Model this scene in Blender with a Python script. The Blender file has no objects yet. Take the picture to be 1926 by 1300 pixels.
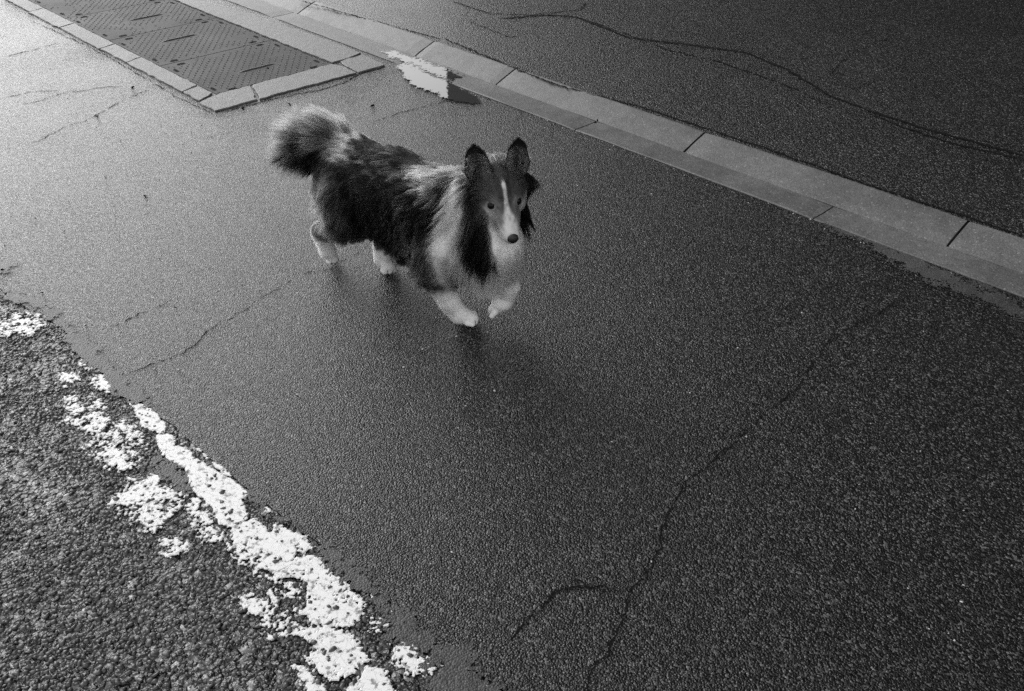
import bpy, math, random
import numpy as np
from mathutils import Vector, Matrix
from mathutils.kdtree import KDTree

SC = bpy.context.scene
R = math.radians
rng = np.random.default_rng(7)
random.seed(7)

# ---------------------------------------------------------------- camera
CAM_H, PITCH, FPX = 1.4, R(34.8), 1715.0
cam = bpy.data.cameras.new('camera')
cam.sensor_width = 36.0
cam.lens = 36.0 * FPX / 1926.0
cam.clip_start = 0.05
cam.clip_end = 3000
co = bpy.data.objects.new('camera', cam)
SC.collection.objects.link(co)
co.location = (0, 0, CAM_H)
co.rotation_euler = (R(90) - PITCH, 0, 0)
SC.camera = co

# ---------------------------------------------------------------- light
SUN_AZ, SUN_EL = -40.0, 24.0          # degrees from +Y (clockwise), elevation
world = bpy.data.worlds.new('World')
SC.world = world
world.use_nodes = True
wn = world.node_tree.nodes
wl = world.node_tree.links
bg = wn['Background']
sky = wn.new('ShaderNodeTexSky')
sky.sky_type = 'NISHITA'
sky.sun_disc = False
sky.sun_elevation = R(SUN_EL)
sky.sun_rotation = R(SUN_AZ)
sky.dust_density = 6.0
sky.air_density = 1.0
bw = wn.new('ShaderNodeRGBToBW')
wl.new(sky.outputs[0], bw.inputs[0])
pw = wn.new('ShaderNodeMath'); pw.operation = 'POWER'; pw.inputs[1].default_value = 0.50   # a veil of cloud evens the sky out
ml = wn.new('ShaderNodeMath'); ml.operation = 'MULTIPLY'; ml.inputs[1].default_value = 2.7
wl.new(bw.outputs[0], pw.inputs[0]); wl.new(pw.outputs[0], ml.inputs[0])
wl.new(ml.outputs[0], bg.inputs[0])
bg.inputs[1].default_value = 0.15
sl = bpy.data.lights.new('sun', 'SUN')
sl.energy = 0.5
sl.angle = R(38)
sl.color = (1, 1, 1)
so = bpy.data.objects.new('sun', sl)
SC.collection.objects.link(so)
sd = Vector((math.sin(R(SUN_AZ)) * math.cos(R(SUN_EL)), math.cos(R(SUN_AZ)) * math.cos(R(SUN_EL)), math.sin(R(SUN_EL))))
so.rotation_euler = sd.to_track_quat('Z', 'Y').to_euler()
SC.view_settings.view_transform = 'Standard'
SC.view_settings.look = 'None'
SC.view_settings.exposure = 0.85
SC.view_settings.gamma = 1.0
SC.view_settings.use_curve_mapping = False
SC.cycles.max_bounces = 10
SC.cycles.transparent_max_bounces = 8
SC.cycles.use_denoising = False
SC.cycles.sample_clamp_indirect = 6

# ---------------------------------------------------------------- places
KA = R(43.6)                      # the kerb runs at this angle; (a, c) = metres along and across it
def W(a, c, z=0.0):
    return (-a * math.sin(KA) + c * math.cos(KA), a * math.cos(KA) + c * math.sin(KA), z)
def AC(x, y):
    return (-x * math.sin(KA) + y * math.cos(KA), x * math.cos(KA) + y * math.sin(KA))
def G(px, py, z=0.0):             # where a point seen at px,py in the photograph meets the level z
    u = px - 963.0; v = 650.0 - py
    d = (u, FPX * math.cos(PITCH) + v * math.sin(PITCH), -FPX * math.sin(PITCH) + v * math.cos(PITCH))
    t = (z - CAM_H) / d[2]
    return (d[0] * t, d[1] * t)
def GK(px, py, z=0.0):
    return AC(*G(px, py, z))

# ---------------------------------------------------------------- helpers
def prop(o, label=None, cat=None, group=None, kind=None):
    if label: o['label'] = label
    if cat: o['category'] = cat
    if group: o['group'] = group
    if kind: o['kind'] = kind
    return o
def link(name, me, mat=None, parent=None, smooth=False):
    o = bpy.data.objects.new(name, me)
    SC.collection.objects.link(o)
    if mat is not None and not me.materials:
        me.materials.append(mat)
    if parent is not None:
        o.parent = parent
    if smooth:
        me.polygons.foreach_set('use_smooth', [True] * len(me.polygons))
    return o
def mesh_np(name, V, F, mat=None, parent=None, smooth=False):
    me = bpy.data.meshes.new(name)
    V = np.asarray(V, dtype=np.float32)
    if isinstance(F, np.ndarray):
        k = F.shape[1]
        me.vertices.add(len(V)); me.vertices.foreach_set('co', V.ravel())
        me.loops.add(F.size); me.loops.foreach_set('vertex_index', F.ravel().astype(np.int32))
        me.polygons.add(len(F)); me.polygons.foreach_set('loop_start', np.arange(0, F.size, k, dtype=np.int32))
        me.update(calc_edges=True); me.validate()
    else:
        me.from_pydata([tuple(v) for v in V.tolist()], [], F)
        me.update()
    return link(name, me, mat, parent, smooth)
def empty(name, loc=(0, 0, 0)):
    o = bpy.data.objects.new(name, None)
    o.empty_display_size = 0.1
    SC.collection.objects.link(o)
    o.location = loc
    return o

# value noise in numpy
class Noise:
    def __init__(s, seed=0, n=64):
        r = np.random.default_rng(seed)
        s.n = n; s.t2 = r.random((n, n)); s.t3 = r.random((32, 32, 32))
    def n2(s, x, y):
        x0 = np.floor(x).astype(int); y0 = np.floor(y).astype(int)
        fx = x - x0; fy = y - y0
        fx = fx * fx * (3 - 2 * fx); fy = fy * fy * (3 - 2 * fy)
        n = s.n; t = s.t2
        g = lambda i, j: t[(x0 + i) % n, (y0 + j) % n]
        return (g(0, 0) * (1 - fx) + g(1, 0) * fx) * (1 - fy) + (g(0, 1) * (1 - fx) + g(1, 1) * fx) * fy
    def f2(s, x, y, o=4):
        v = 0; a = 0.5; tot = 0
        for k in range(o):
            v = v + a * s.n2(x * 2 ** k + 17 * k, y * 2 ** k + 31 * k); tot += a; a *= 0.55
        return v / tot
    def n3(s, p):
        i = np.floor(p).astype(int); f = p - i; f = f * f * (3 - 2 * f); t = s.t3
        r = 0
        for a in (0, 1):
            for b in (0, 1):
                for c in (0, 1):
                    w = (f[:, 0] if a else 1 - f[:, 0]) * (f[:, 1] if b else 1 - f[:, 1]) * (f[:, 2] if c else 1 - f[:, 2])
                    r = r + w * t[(i[:, 0] + a) % 32, (i[:, 1] + b) % 32, (i[:, 2] + c) % 32]
        return r
NZ = Noise(3)

# ---------------------------------------------------------------- materials
def newmat(name):
    m = bpy.data.materials.new(name); m.use_nodes = True
    nt = m.node_tree
    return m, nt, nt.nodes['Principled BSDF']
def grey(v, a=1.0): return (v, v, v, a)
def N(nt, kind, **kw):
    n = nt.nodes.new(kind)
    for k, v in kw.items(): setattr(n, k, v)
    return n
def L(nt, a, b): nt.links.new(a, b)
def math_(nt, op, a, b=None, c=None, clamp=False):
    n = N(nt, 'ShaderNodeMath', operation=op, use_clamp=clamp)
    for i, x in enumerate((a, b, c)):
        if x is None: continue
        if isinstance(x, (int, float)): n.inputs[i].default_value = x
        else: L(nt, x, n.inputs[i])
    return n.outputs[0]
def ramp(nt, x, pts):
    n = N(nt, 'ShaderNodeValToRGB')
    e = n.color_ramp.elements
    while len(e) < len(pts): e.new(0.5)
    for k, (p, v) in enumerate(pts):
        e[k].position = p; e[k].color = grey(v)
    L(nt, x, n.inputs[0])
    return n.outputs[0]
def noise(nt, vec, scale, detail=3.0, rough=0.55):
    n = N(nt, 'ShaderNodeTexNoise'); n.inputs['Scale'].default_value = scale
    n.inputs['Detail'].default_value = detail; n.inputs['Roughness'].default_value = rough
    L(nt, vec, n.inputs['Vector']); return n.outputs['Fac']
def voro(nt, vec, scale, feature='F1', rand=1.0):
    n = N(nt, 'ShaderNodeTexVoronoi', feature=feature); n.inputs['Scale'].default_value = scale
    n.inputs['Randomness'].default_value = rand
    L(nt, vec, n.inputs['Vector']); return n
def obj_vec(nt): return N(nt, 'ShaderNodeTexCoord').outputs['Object']

def asphalt(name, cell, base, chips, rough=(0.22, 0.5), bump=0.0022, fill=0.0, spec=0.5):
    """wet bituminous surface: rounded grains in a dark binder, some pale chips"""
    m, nt, b = newmat(name)
    v = obj_vec(nt)
    w = noise(nt, v, 1.0 / cell * 0.5, 2)
    n = N(nt, 'ShaderNodeVectorMath', operation='MULTIPLY_ADD')     # jitter the cells a little
    nn = N(nt, 'ShaderNodeTexNoise'); nn.inputs['Scale'].default_value = 0.45 / cell; L(nt, v, nn.inputs['Vector'])
    L(nt, nn.outputs['Color'], n.inputs[0]); n.inputs[1].default_value = (cell * 0.9,) * 3; L(nt, v, n.inputs[2])
    vv = n.outputs[0]
    c1 = voro(nt, vv, 1 / cell)
    c2 = voro(nt, vv, 2.1 / cell)
    big = noise(nt, v, 1.7, 4, 0.6)
    mid = noise(nt, v, 9.0, 4, 0.6)
    # height: domes of the grains, fines between, sunk where binder lies
    rnd = N(nt, 'ShaderNodeSeparateColor'); L(nt, c1.outputs['Color'], rnd.inputs[0])
    dome = math_(nt, 'SUBTRACT', 1.0, math_(nt, 'POWER', math_(nt, 'MULTIPLY', c1.outputs['Distance'], 1.25), 1.6))
    dome = math_(nt, 'MULTIPLY', dome, math_(nt, 'MULTIPLY_ADD', rnd.outputs[0], 0.8, 0.45))
    fine = math_(nt, 'MULTIPLY', math_(nt, 'SUBTRACT', 1.0, c2.outputs['Distance']), 0.35)
    hgt = math_(nt, 'ADD', dome, fine)
    hgt = math_(nt, 'ADD', hgt, math_(nt, 'MULTIPLY', w, 0.35))
    hgt = math_(nt, 'ADD', hgt, math_(nt, 'MULTIPLY', noise(nt, v, 85.0, 2), 1.1))
    if fill > 0:   # places where the hollows are full of binder or water
        f = ramp(nt, math_(nt, 'ADD', math_(nt, 'MULTIPLY', big, 0.6), math_(nt, 'MULTIPLY', mid, 0.4)), [(0.45, 0.0), (0.62, 1.0)])
        lvl = math_(nt, 'MULTIPLY', f, fill)
        hgt = math_(nt, 'MAXIMUM', hgt, lvl)
    bp = N(nt, 'ShaderNodeBump'); bp.inputs['Distance'].default_value = bump; bp.inputs['Strength'].default_value = 1.0
    L(nt, hgt, bp.inputs['Height'])
    L(nt, bp.outputs[0], b.inputs['Normal'])
    # colour
    grain = math_(nt, 'MULTIPLY_ADD', math_(nt, 'POWER', rnd.outputs[1], 9.0), base * 13.0, base * 0.20)
    chip = math_(nt, 'GREATER_THAN', rnd.outputs[2], 1 - chips)
    chipm = math_(nt, 'MULTIPLY', chip, ramp(nt, c1.outputs['Distance'], [(0.35, 1.0), (0.5, 0.0)]))
    patch = math_(nt, 'MULTIPLY_ADD', mid, 0.9, 0.55)
    col = math_(nt, 'MULTIPLY', grain, patch)
    col = math_(nt, 'MULTIPLY', col, math_(nt, 'MULTIPLY_ADD', big, 0.8, 0.6))
    col = math_(nt, 'ADD', col, math_(nt, 'MULTIPLY', chipm, math_(nt, 'MULTIPLY_ADD', rnd.outputs[0], 0.32, 0.06)))
    cc = N(nt, 'ShaderNodeCombineColor')
    for k in range(3): L(nt, col, cc.inputs[k])
    L(nt, cc.outputs[0], b.inputs['Base Color'])
    rr = math_(nt, 'MULTIPLY_ADD', mid, rough[1] - rough[0], rough[0])
    rr = math_(nt, 'MAXIMUM', math_(nt, 'MULTIPLY_ADD', math_(nt, 'SUBTRACT', big, 0.5), 0.5, rr), 0.08)
    L(nt, rr, b.inputs['Roughness'])
    b.inputs['Specular IOR Level'].default_value = spec
    return m

def stone(name, base, rough=0.5, cell=0.004, bump=0.0004, spec=0.5, speck=0.03):
    m, nt, b = newmat(name)
    v = obj_vec(nt)
    big = noise(nt, v, 3.0, 4, 0.65)
    mid = noise(nt, v, 22.0, 4, 0.6)
    c1 = voro(nt, v, 1 / cell)
    rnd = N(nt, 'ShaderNodeSeparateColor'); L(nt, c1.outputs['Color'], rnd.inputs[0])
    col = math_(nt, 'MULTIPLY', math_(nt, 'MULTIPLY_ADD', rnd.outputs[0], 0.5, 0.75), base)
    col = math_(nt, 'MULTIPLY', col, math_(nt, 'MULTIPLY_ADD', big, 1.6, 0.2))
    col = math_(nt, 'MULTIPLY', col, math_(nt, 'MULTIPLY_ADD', mid, 0.8, 0.6))
    pit = ramp(nt, noise(nt, v, 170.0, 2), [(0.30, 0.55), (0.38, 1.0)])
    col = math_(nt, 'MULTIPLY', col, pit)
    sp = math_(nt, 'GREATER_THAN', rnd.outputs[2], 1 - speck)
    col = math_(nt, 'MULTIPLY_ADD', sp, base * 0.9, col)
    cc = N(nt, 'ShaderNodeCombineColor')
    for k in range(3): L(nt, col, cc.inputs[k])
    L(nt, cc.outputs[0], b.inputs['Base Color'])
    L(nt, math_(nt, 'MULTIPLY_ADD', big, 0.25, rough - 0.1), b.inputs['Roughness'])
    bp = N(nt, 'ShaderNodeBump'); bp.inputs['Distance'].default_value = bump
    h = math_(nt, 'ADD', math_(nt, 'MULTIPLY', c1.outputs['Distance'], -1.0), math_(nt, 'MULTIPLY', mid, 2.0))
    L(nt, h, bp.inputs['Height']); L(nt, bp.outputs[0], b.inputs['Normal'])
    b.inputs['Specular IOR Level'].default_value = spec
    return m

M_FINE = asphalt('wet_fine_asphalt', 0.0043, 0.0095, 0.010, (0.08, 0.22), 0.0016, 0.5, spec=0.38)
M_COARSE = asphalt('wet_coarse_asphalt', 0.012, 0.025, 0.004, (0.16, 0.4), 0.0045, 0.5)
M_PAVE = asphalt('pavement_asphalt', 0.0056, 0.0095, 0.01, (0.18, 0.4), 0.0030, 0.0, spec=0.4)
M_KERB = stone('kerb_concrete', 0.10, 0.48, 0.004, 0.0005)
M_FRAME = stone('frame_concrete', 0.11, 0.5, 0.005, 0.0012, speck=0.05)
M_IRON = stone('cast_iron', 0.02, 0.6, 0.004, 0.0003, speck=0.0, spec=0.25)
M_WORN = stone('worn_iron', 0.065, 0.5, 0.004, 0.0003, speck=0.0, spec=0.5)
M_GRAIN = stone('wet_grit', 0.06, 0.30, 0.010, 0.0008, speck=0.05)
m, nt, b = newmat('white_paint'); M_PAINT = m
v = obj_vec(nt)
pc = noise(nt, v, 60.0, 5, 0.7)
pv = voro(nt, v, 55.0, 'DISTANCE_TO_EDGE')
crk = ramp(nt, pv.outputs['Distance'], [(0.0, 0.35), (0.02, 1.0)])
col = math_(nt, 'MULTIPLY', ramp(nt, pc, [(0.39, 0.22), (0.46, 0.72)]), math_(nt, 'MULTIPLY_ADD', crk, 0.25, 0.75))
cc = N(nt, 'ShaderNodeCombineColor')
for k in range(3): L(nt, col, cc.inputs[k])
L(nt, cc.outputs[0], b.inputs['Base Color'])
b.inputs['Roughness'].default_value = 0.45
bp = N(nt, 'ShaderNodeBump'); bp.inputs['Distance'].default_value = 0.0005
L(nt, math_(nt, 'ADD', pc, crk), bp.inputs['Height']); L(nt, bp.outputs[0], b.inputs['Normal'])
m, nt, b = newmat('rain_water'); M_WATER = m      # a film of water over dark ground
v = obj_vec(nt)
b.inputs['Base Color'].default_value = grey(0.03)
b.inputs['Roughness'].default_value = 0.03
b.inputs['Specular IOR Level'].default_value = 0.9
bp = N(nt, 'ShaderNodeBump'); bp.inputs['Distance'].default_value = 0.00012
L(nt, noise(nt, v, 40, 2), bp.inputs['Height']); L(nt, bp.outputs[0], b.inputs['Normal'])
M_SILT = stone('wet_silt', 0.05, 0.45, 0.004, 0.0012, speck=0.05, spec=0.35)
m, nt, b = newmat('crack_dirt'); M_CRACK = m
b.inputs['Base Color'].default_value = grey(0.006)
b.inputs['Roughness'].default_value = 0.9
b.inputs['Specular IOR Level'].default_value = 0.1

# ---------------------------------------------------------------- ground sheets
# seam between the coarse road and the fine patch, traced on the ground
SEAM_PX = [(-260, 300), (-60, 480), (0, 545), (70, 590), (110, 610), (200, 705), (330, 805), (470, 925), (610, 1030), (720, 1120), (830, 1215), (950, 1300), (1060, 1400), (1300, 1620)]
SEAM = [GK(*p) for p in SEAM_PX]
SEAM.sort(key=lambda q: -q[0])
sa = np.array([q[0] for q in SEAM])[::-1]; sc_ = np.array([q[1] for q in SEAM])[::-1]
def seam_c(a): return np.interp(a, sa, sc_)

def sheet(name, pts, z, mat, parent=None, skirt=0.0):
    V = [W(a, c, z) for a, c in pts]; n = len(V)
    F = [list(range(n))]
    if skirt:
        V += [W(a, c, z - skirt) for a, c in pts]
        F += [[i, i + n, (i + 1) % n + n, (i + 1) % n] for i in range(n)]
    return mesh_np(name, V, F, mat, parent)

FAR = 900.0
road = sheet('road', [(FAR, -FAR), (FAR, 2.63), (-FAR, 2.63), (-FAR, -FAR)][::-1], -0.003, M_COARSE)
prop(road, kind='structure')
aa = np.arange(-2.6, 12.0, 0.02)
lo = [(float(a), float(seam_c(a)) + 0.012 * float(NZ.f2(np.array([a * 25.0]), np.array([3.0]))[0] - 0.5)) for a in aa]
fine = sheet('asphalt_patch', [(12.0, 2.63), (-2.6, 2.63)][::-1][::-1] + lo, 0.0, M_FINE, skirt=0.0)
prop(fine, kind='structure')
pave = sheet('pavement', [(FAR, 2.90), (FAR, FAR), (-FAR, FAR), (-FAR, 2.90)], 0.047, M_PAVE, skirt=0.0)
prop(pave, kind='structure')

# ---------------------------------------------------------------- kerb and channel stones
def strip_stone(name, prof, a0, a1, mat, parent, skew=0.0):
    """profile (c,z) swept along the kerb between a0 and a1, rounded ends, a little uneven"""
    n = 14
    V = []; F = []
    k = len(prof)
    for i in range(n + 1):
        t = i / n; a = a0 + (a1 - a0) * t
        if i == 0: a = a0
        sh = 0.0
        for (c, z) in prof:
            V.append(W(a + sh + random.uniform(-.0012, .0012), c + random.uniform(-.0012, .0012), z - (0.003 if i in (0, n) and z > -0.02 else 0)))
    for i in range(n):
        for j in range(k - 1):
            F.append([i * k + j, i * k + j + 1, (i + 1) * k + j + 1, (i + 1) * k + j])
    F.append(list(range(k))); F.append([n * k + j for j in range(k)][::-1])
    o = mesh_np(name, V, F, mat, parent)
    return o
kerb = empty('kerb'); prop(kerb, kind='structure')
kprof = [(2.770, -0.06), (2.770, 0.002), (2.776, 0.006), (2.810, 0.020), (2.850, 0.035), (2.893, 0.0495), (2.899, 0.050), (2.902, 0.046), (2.902, -0.06)]
joints = [0.905 - 1.052 * 3, 0.905 - 1.052 * 2, 0.905 - 1.052, 0.902, 1.948, 3.018, 3.606, 4.665, 5.72, 6.78, 7.83, 8.9, 9.95, 11.0]
for i in range(len(joints) - 1):
    strip_stone('kerb_stone', kprof, joints[i] + 0.005, joints[i + 1] - 0.005, M_KERB, kerb)
gut = empty('gutter'); prop(gut, kind='structure')
gprof = [(2.634, -0.06), (2.634, 0.0015), (2.638, 0.005), (2.700, 0.004), (2.762, 0.006), (2.766, 0.002), (2.766, -0.06)]
gj = [-1.9, -0.83, 0.235, 1.30, 2.395, 3.56, 4.70, 5.8, 6.9, 8.0, 9.1, 10.2, 11.3]
for i in range(len(gj) - 1):
    strip_stone('channel_stone', gprof, gj[i] + 0.003, gj[i + 1] - 0.003, M_KERB, gut)
jb = sheet('joint_bed', [(12, 2.632), (12, 2.905), (-2.6, 2.905), (-2.6, 2.632)], -0.0015, M_CRACK, kerb)
# mortar in the kerb joints follows the kerb top, sunk a few millimetres
for j in joints:
    p = [(c, z - 0.006) for c, z in kprof]
    strip_stone('joint_mortar', p, j - 0.0052, j + 0.0052, M_CRACK, kerb)

# ---------------------------------------------------------------- the cover and its frame
def slab(name, poly, z0, z1, mat, parent, rag=0.0055, step=0.03, chamfer=0.003):
    """polygon (a,c) -> low block with irregular, slightly worn edges"""
    pts = []
    n = len(poly)
    for i in range(n):
        p, q = np.array(poly[i]), np.array(poly[(i + 1) % n])
        m_ = max(1, int(np.linalg.norm(q - p) / step))
        for j in range(m_): pts.append(p + (q - p) * j / m_)
    pts = np.array(pts)
    pts = pts + rng.normal(0, rag * 0.5, pts.shape)
    ctr = pts.mean(0)
    d = pts - ctr; inn = ctr + d * (1 - chamfer / np.maximum(np.linalg.norm(d, axis=1), 1e-3))[:, None]
    k = len(pts)
    V = [W(*p, z0) for p in pts] + [W(*p, z1 - 0.003) for p in pts] + [W(*p, z1) for p in inn]
    F = [[i, (i + 1) % k, (i + 1) % k + k, i + k] for i in range(k)] + [[i + k, (i + 1) % k + k, (i + 1) % k + 2 * k, i + 2 * k] for i in range(k)] + [[i + 2 * k for i in range(k)]]
    return mesh_np(name, V, F, mat, parent)
def shrink(poly, d):
    P = np.array(poly); n = len(P); out = []
    ar = 0.5 * sum(P[i][0] * P[(i + 1) % n][1] - P[(i + 1) % n][0] * P[i][1] for i in range(n))
    s = 1 if ar > 0 else -1
    for i in range(n):
        a, b_, c = P[i - 1], P[i], P[(i + 1) % n]
        e1 = (b_ - a) / np.linalg.norm(b_ - a); e2 = (c - b_) / np.linalg.norm(c - b_)
        n1 = np.array([-e1[1], e1[0]]) * s; n2 = np.array([-e2[1], e2[0]]) * s
        nn = n1 + n2; nn = nn / max(1e-6, nn @ nn) * 2
        out.append(tuple(b_ + nn * d))
    return out
surr = empty('cover_surround', W(3.6, 2.1)); prop(surr, 'worn pale concrete strips and stones framing the long ribbed iron service cover', 'cover surround')
def world_child(o, parent):      # built in world metres, parented to a thing that stands elsewhere
    o.parent = parent
    o.matrix_parent_inverse = Matrix.Translation(-Vector(parent.location))
    return o
Z1 = 0.007
def fstone(px=None, ac=None, name='frame_stone'):
    poly = ac if ac else [GK(*p) for p in px]
    return world_child(slab(name, shrink(poly, 0.0028), -0.05, Z1, M_FRAME, None), surr)
IN_C, OUT_C = 1.779, 1.683
lj = [3.735, 3.93, 4.50, 4.80, 5.32, 5.75, 6.6, 7.6]
fstone(ac=[(3.745, OUT_C), (3.905, OUT_C + .002), (3.935, IN_C), (3.80, IN_C)])
for i in range(1, len(lj) - 1):
    fstone(ac=[(lj[i] - .022, OUT_C + random.uniform(-.008, .008)), (lj[i + 1] - .022, OUT_C + random.uniform(-.008, .008)), (lj[i + 1] + .01, IN_C), (lj[i] + .01, IN_C)])
fstone(ac=[(3.585, 1.672), (3.735, 1.672), (3.775, 1.79), (3.778, 1.955), (3.588, 1.88)])
fstone(ac=[(3.588, 1.885), (3.778, 1.960), (3.776, 2.395), (3.70, 2.42), (3.583, 2.407)])
fstone(ac=[(3.583, 2.412), (3.70, 2.425), (3.785, 2.44), (3.80, 2.600), (3.583, 2.572)])
# right-hand strip of concrete, one long ragged pour with a broken far edge
fstone(ac=[(3.79, 2.405), (7.6, 2.405), (7.6, 2.50), (6.2, 2.50), (5.33, 2.515), (5.0, 2.545), (4.7, 2.575), (4.2, 2.60), (3.82, 2.602), (3.79, 2.50)], name='concrete_strip')

cover = empty('service_cover', W(4.6, 2.1)); prop(cover, 'long dark cast iron service cover with raised ribs and slots, set in the wet road', 'service cover')
CX0, CX1 = 1.785, 2.398
pj = [3.785, 4.328, 4.902, 5.47, 6.04, 6.61, 7.18]
iron_top = 0.002
lugV = []; lugF = []
def add_box(V, F, ca, cc_, z0, z1, la, lc, ang):
    b0 = len(V); ux, uy = math.cos(ang), math.sin(ang)
    for z, k in ((z0, 1.0), (z1, 0.6)):
        for sx, sy in ((-1, -1), (1, -1), (1, 1), (-1, 1)):
            x = sx * la * 0.5 * (k if k == 1 else 1 - 0.4 * lc / max(la, lc)); y = sy * lc * 0.5 * k
            V.append(W(ca + x * ux - y * uy, cc_ + x * uy + y * ux, z))
    F.append([b0 + 4, b0 + 5, b0 + 6, b0 + 7])
    for i in range(4): F.append([b0 + i, b0 + (i + 1) % 4, b0 + 4 + (i + 1) % 4, b0 + 4 + i])
slots = []
for k, j in enumerate(pj):
    if k: slots += [(j - 0.042, 1.873, 1), (j - 0.117, 1.809, 0), (j - 0.035, 2.309, 1), (j - 0.102, 2.370, 0)]
    slots += [(j + (0.030 if k else 0.012), 1.873, 1), (j + (0.106 if k else 0.07), 1.809, 0), (j + (0.034 if k else 0.016), 2.309, 1), (j + (0.106 if k else 0.085), 2.370, 0)]
bars = [(3.978, 2.107), (4.686, 2.067), (5.18, 2.12), (5.85, 2.1)]
sp = 0.0335
for k in range(len(pj) - 1):
    a0, a1 = pj[k] + 0.0012, pj[k + 1] - 0.0012
    world_child(slab('cover_panel', [(a0, CX0), (a1, CX0), (a1, CX1), (a0, CX1)], -0.05, iron_top, M_IRON, None, rag=0.0, step=2), cover)
    na = int((a1 - a0 - 0.02) / sp)
    for i in range(na * 2):
        for jx in range(17 * 2):
            if (i + jx) % 2: continue
            ca = a0 + 0.018 + i * sp * 0.72; c_ = CX0 + 0.022 + jx * sp * 0.55
            if ca > a1 - 0.015 or c_ > CX1 - 0.018: continue
            if any(abs(ca - s[0]) < (0.020 if s[2] else .03) and abs(c_ - s[1]) < (.035 if s[2] else .022) for s in slots): continue
            if any(abs(ca - b_[0]) < 0.022 and abs(c_ - b_[1]) < 0.13 for b_ in bars): continue
            an = R(18) if (i // 2 + jx) % 2 else R(18)
            if NZ.f2(np.array([ca * 6.0]), np.array([c_ * 6.0]))[0] < 0.33: continue
            top = iron_top + 0.0020
            add_box(lugV, lugF, ca, c_, iron_top - .001, top, 0.0150, 0.0032, an)
            for s in (-1, 1):
                add_box(lugV, lugF, ca + s * 0.0078 * math.cos(an), c_ + s * 0.0078 * math.sin(an), iron_top - .001, top, 0.0030, 0.0100, an)
lug = mesh_np('tread_lugs', lugV, lugF, M_WORN); prop(lug, kind='stuff'); world_child(lug, cover)
slot_me = None
def slot_obj(a, c, typ):
    """a dark keyhole with a raised rim"""
    n = 14; V = []; F = []
    L2, W2 = (0.019, 0.0075)
    for r, z in ((1.45, iron_top - 0.001), (1.2, iron_top + 0.0018), (1.0, iron_top + 0.0015), (0.92, iron_top + 0.0004)):
        for i in range(n):
            t = 2 * math.pi * i / n
            ex = math.copysign(abs(math.cos(t)) ** 0.6, math.cos(t)); ey = math.copysign(abs(math.sin(t)) ** 0.6, math.sin(t))
            x = (L2 + (r - 1) * 0.008) * ex; y = (W2 * r) * ey
            if typ: x, y = y, x
            V.append(W(a + x, c + y, z))
    for k in range(3):
        for i in range(n): F.append([k * n + i, k * n + (i + 1) % n, (k + 1) * n + (i + 1) % n, (k + 1) * n + i])
    o = mesh_np('slot_rim', V, F, M_IRON); world_child(o, cover)
    o2 = mesh_np('slot', [V[3 * n + i] for i in range(n)], [list(range(n))], M_CRACK); world_child(o2, cover)
for s in slots:
    if s[0] < pj[-1]: slot_obj(*s)
for (a, c) in bars:
    V = []; F = []; add_box(V, F, a, c, iron_top - .001, iron_top + .005, 0.0045, 0.225, 0.0)
    world_child(mesh_np('lifting_bar', V, F, M_WORN), cover)

# ---------------------------------------------------------------- cracks
def ribbon(V, F, pts, w, z, gap=0.0, rag=0.5):
    P = np.array(pts, float)
    seg = np.linalg.norm(np.diff(P, axis=0), axis=1); s = np.concatenate([[0], np.cumsum(seg)])
    n = max(4, int(s[-1] / 0.006))
    t = np.linspace(0, s[-1], n)
    X = np.stack([np.interp(t, s, P[:, 0]), np.interp(t, s, P[:, 1])], 1)
    ph = rng.random() * 50
    dX = np.gradient(X, axis=0); dX /= np.linalg.norm(dX, axis=1)[:, None] + 1e-9
    nr = np.stack([-dX[:, 1], dX[:, 0]], 1)
    X += nr * ((NZ.f2(t * 28 + ph, t * 0 + ph) - 0.5) * 0.026 + (NZ.f2(t * 130 + ph, t * 0 + 9) - 0.5) * 0.010)[:, None]
    ww = w * (0.35 + 1.3 * NZ.f2(t * 60 + ph, t * 0 + 4)) * np.minimum(1, np.minimum(t, s[-1] - t) / 0.05 + 0.15)
    on = NZ.f2(t * 22 + ph, t * 0 + 7, 3) > gap
    w1 = ww * rng.uniform(0.4, 1.1, n); w2 = ww * rng.uniform(0.4, 1.1, n)
    for i in range(n - 1):
        if not on[i]: continue
        b0 = len(V)
        for q, s_ in ((X[i] - nr[i] * w1[i] / 2, 0), (X[i + 1] - nr[i + 1] * w1[i + 1] / 2, 0), (X[i + 1] + nr[i + 1] * w2[i + 1] / 2, 0), (X[i] + nr[i] * w2[i] / 2, 0)):
            V.append(W(q[0], q[1], z))
        F.append([b0, b0 + 1, b0 + 2, b0 + 3])
def crack(name, parent, z, lines, kind=None):
    V = []; F = []
    for px, w, gap in lines:
        for rep_ in range(3):
            k = (1.0, .55, .4)[rep_]; off = (0, .6, -.7)[rep_] * w
            ribbon(V, F, [(lambda q: (q[0] + off + rng.normal(0, w * .25), q[1] + off * .5))(GK(x, y, max(z, 0))) for x, y in px], w * k, z + .0003 * rep_, gap + (0, .12, .16)[rep_])
    o = mesh_np(name, V, F, M_CRACK, parent)
    return o
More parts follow.
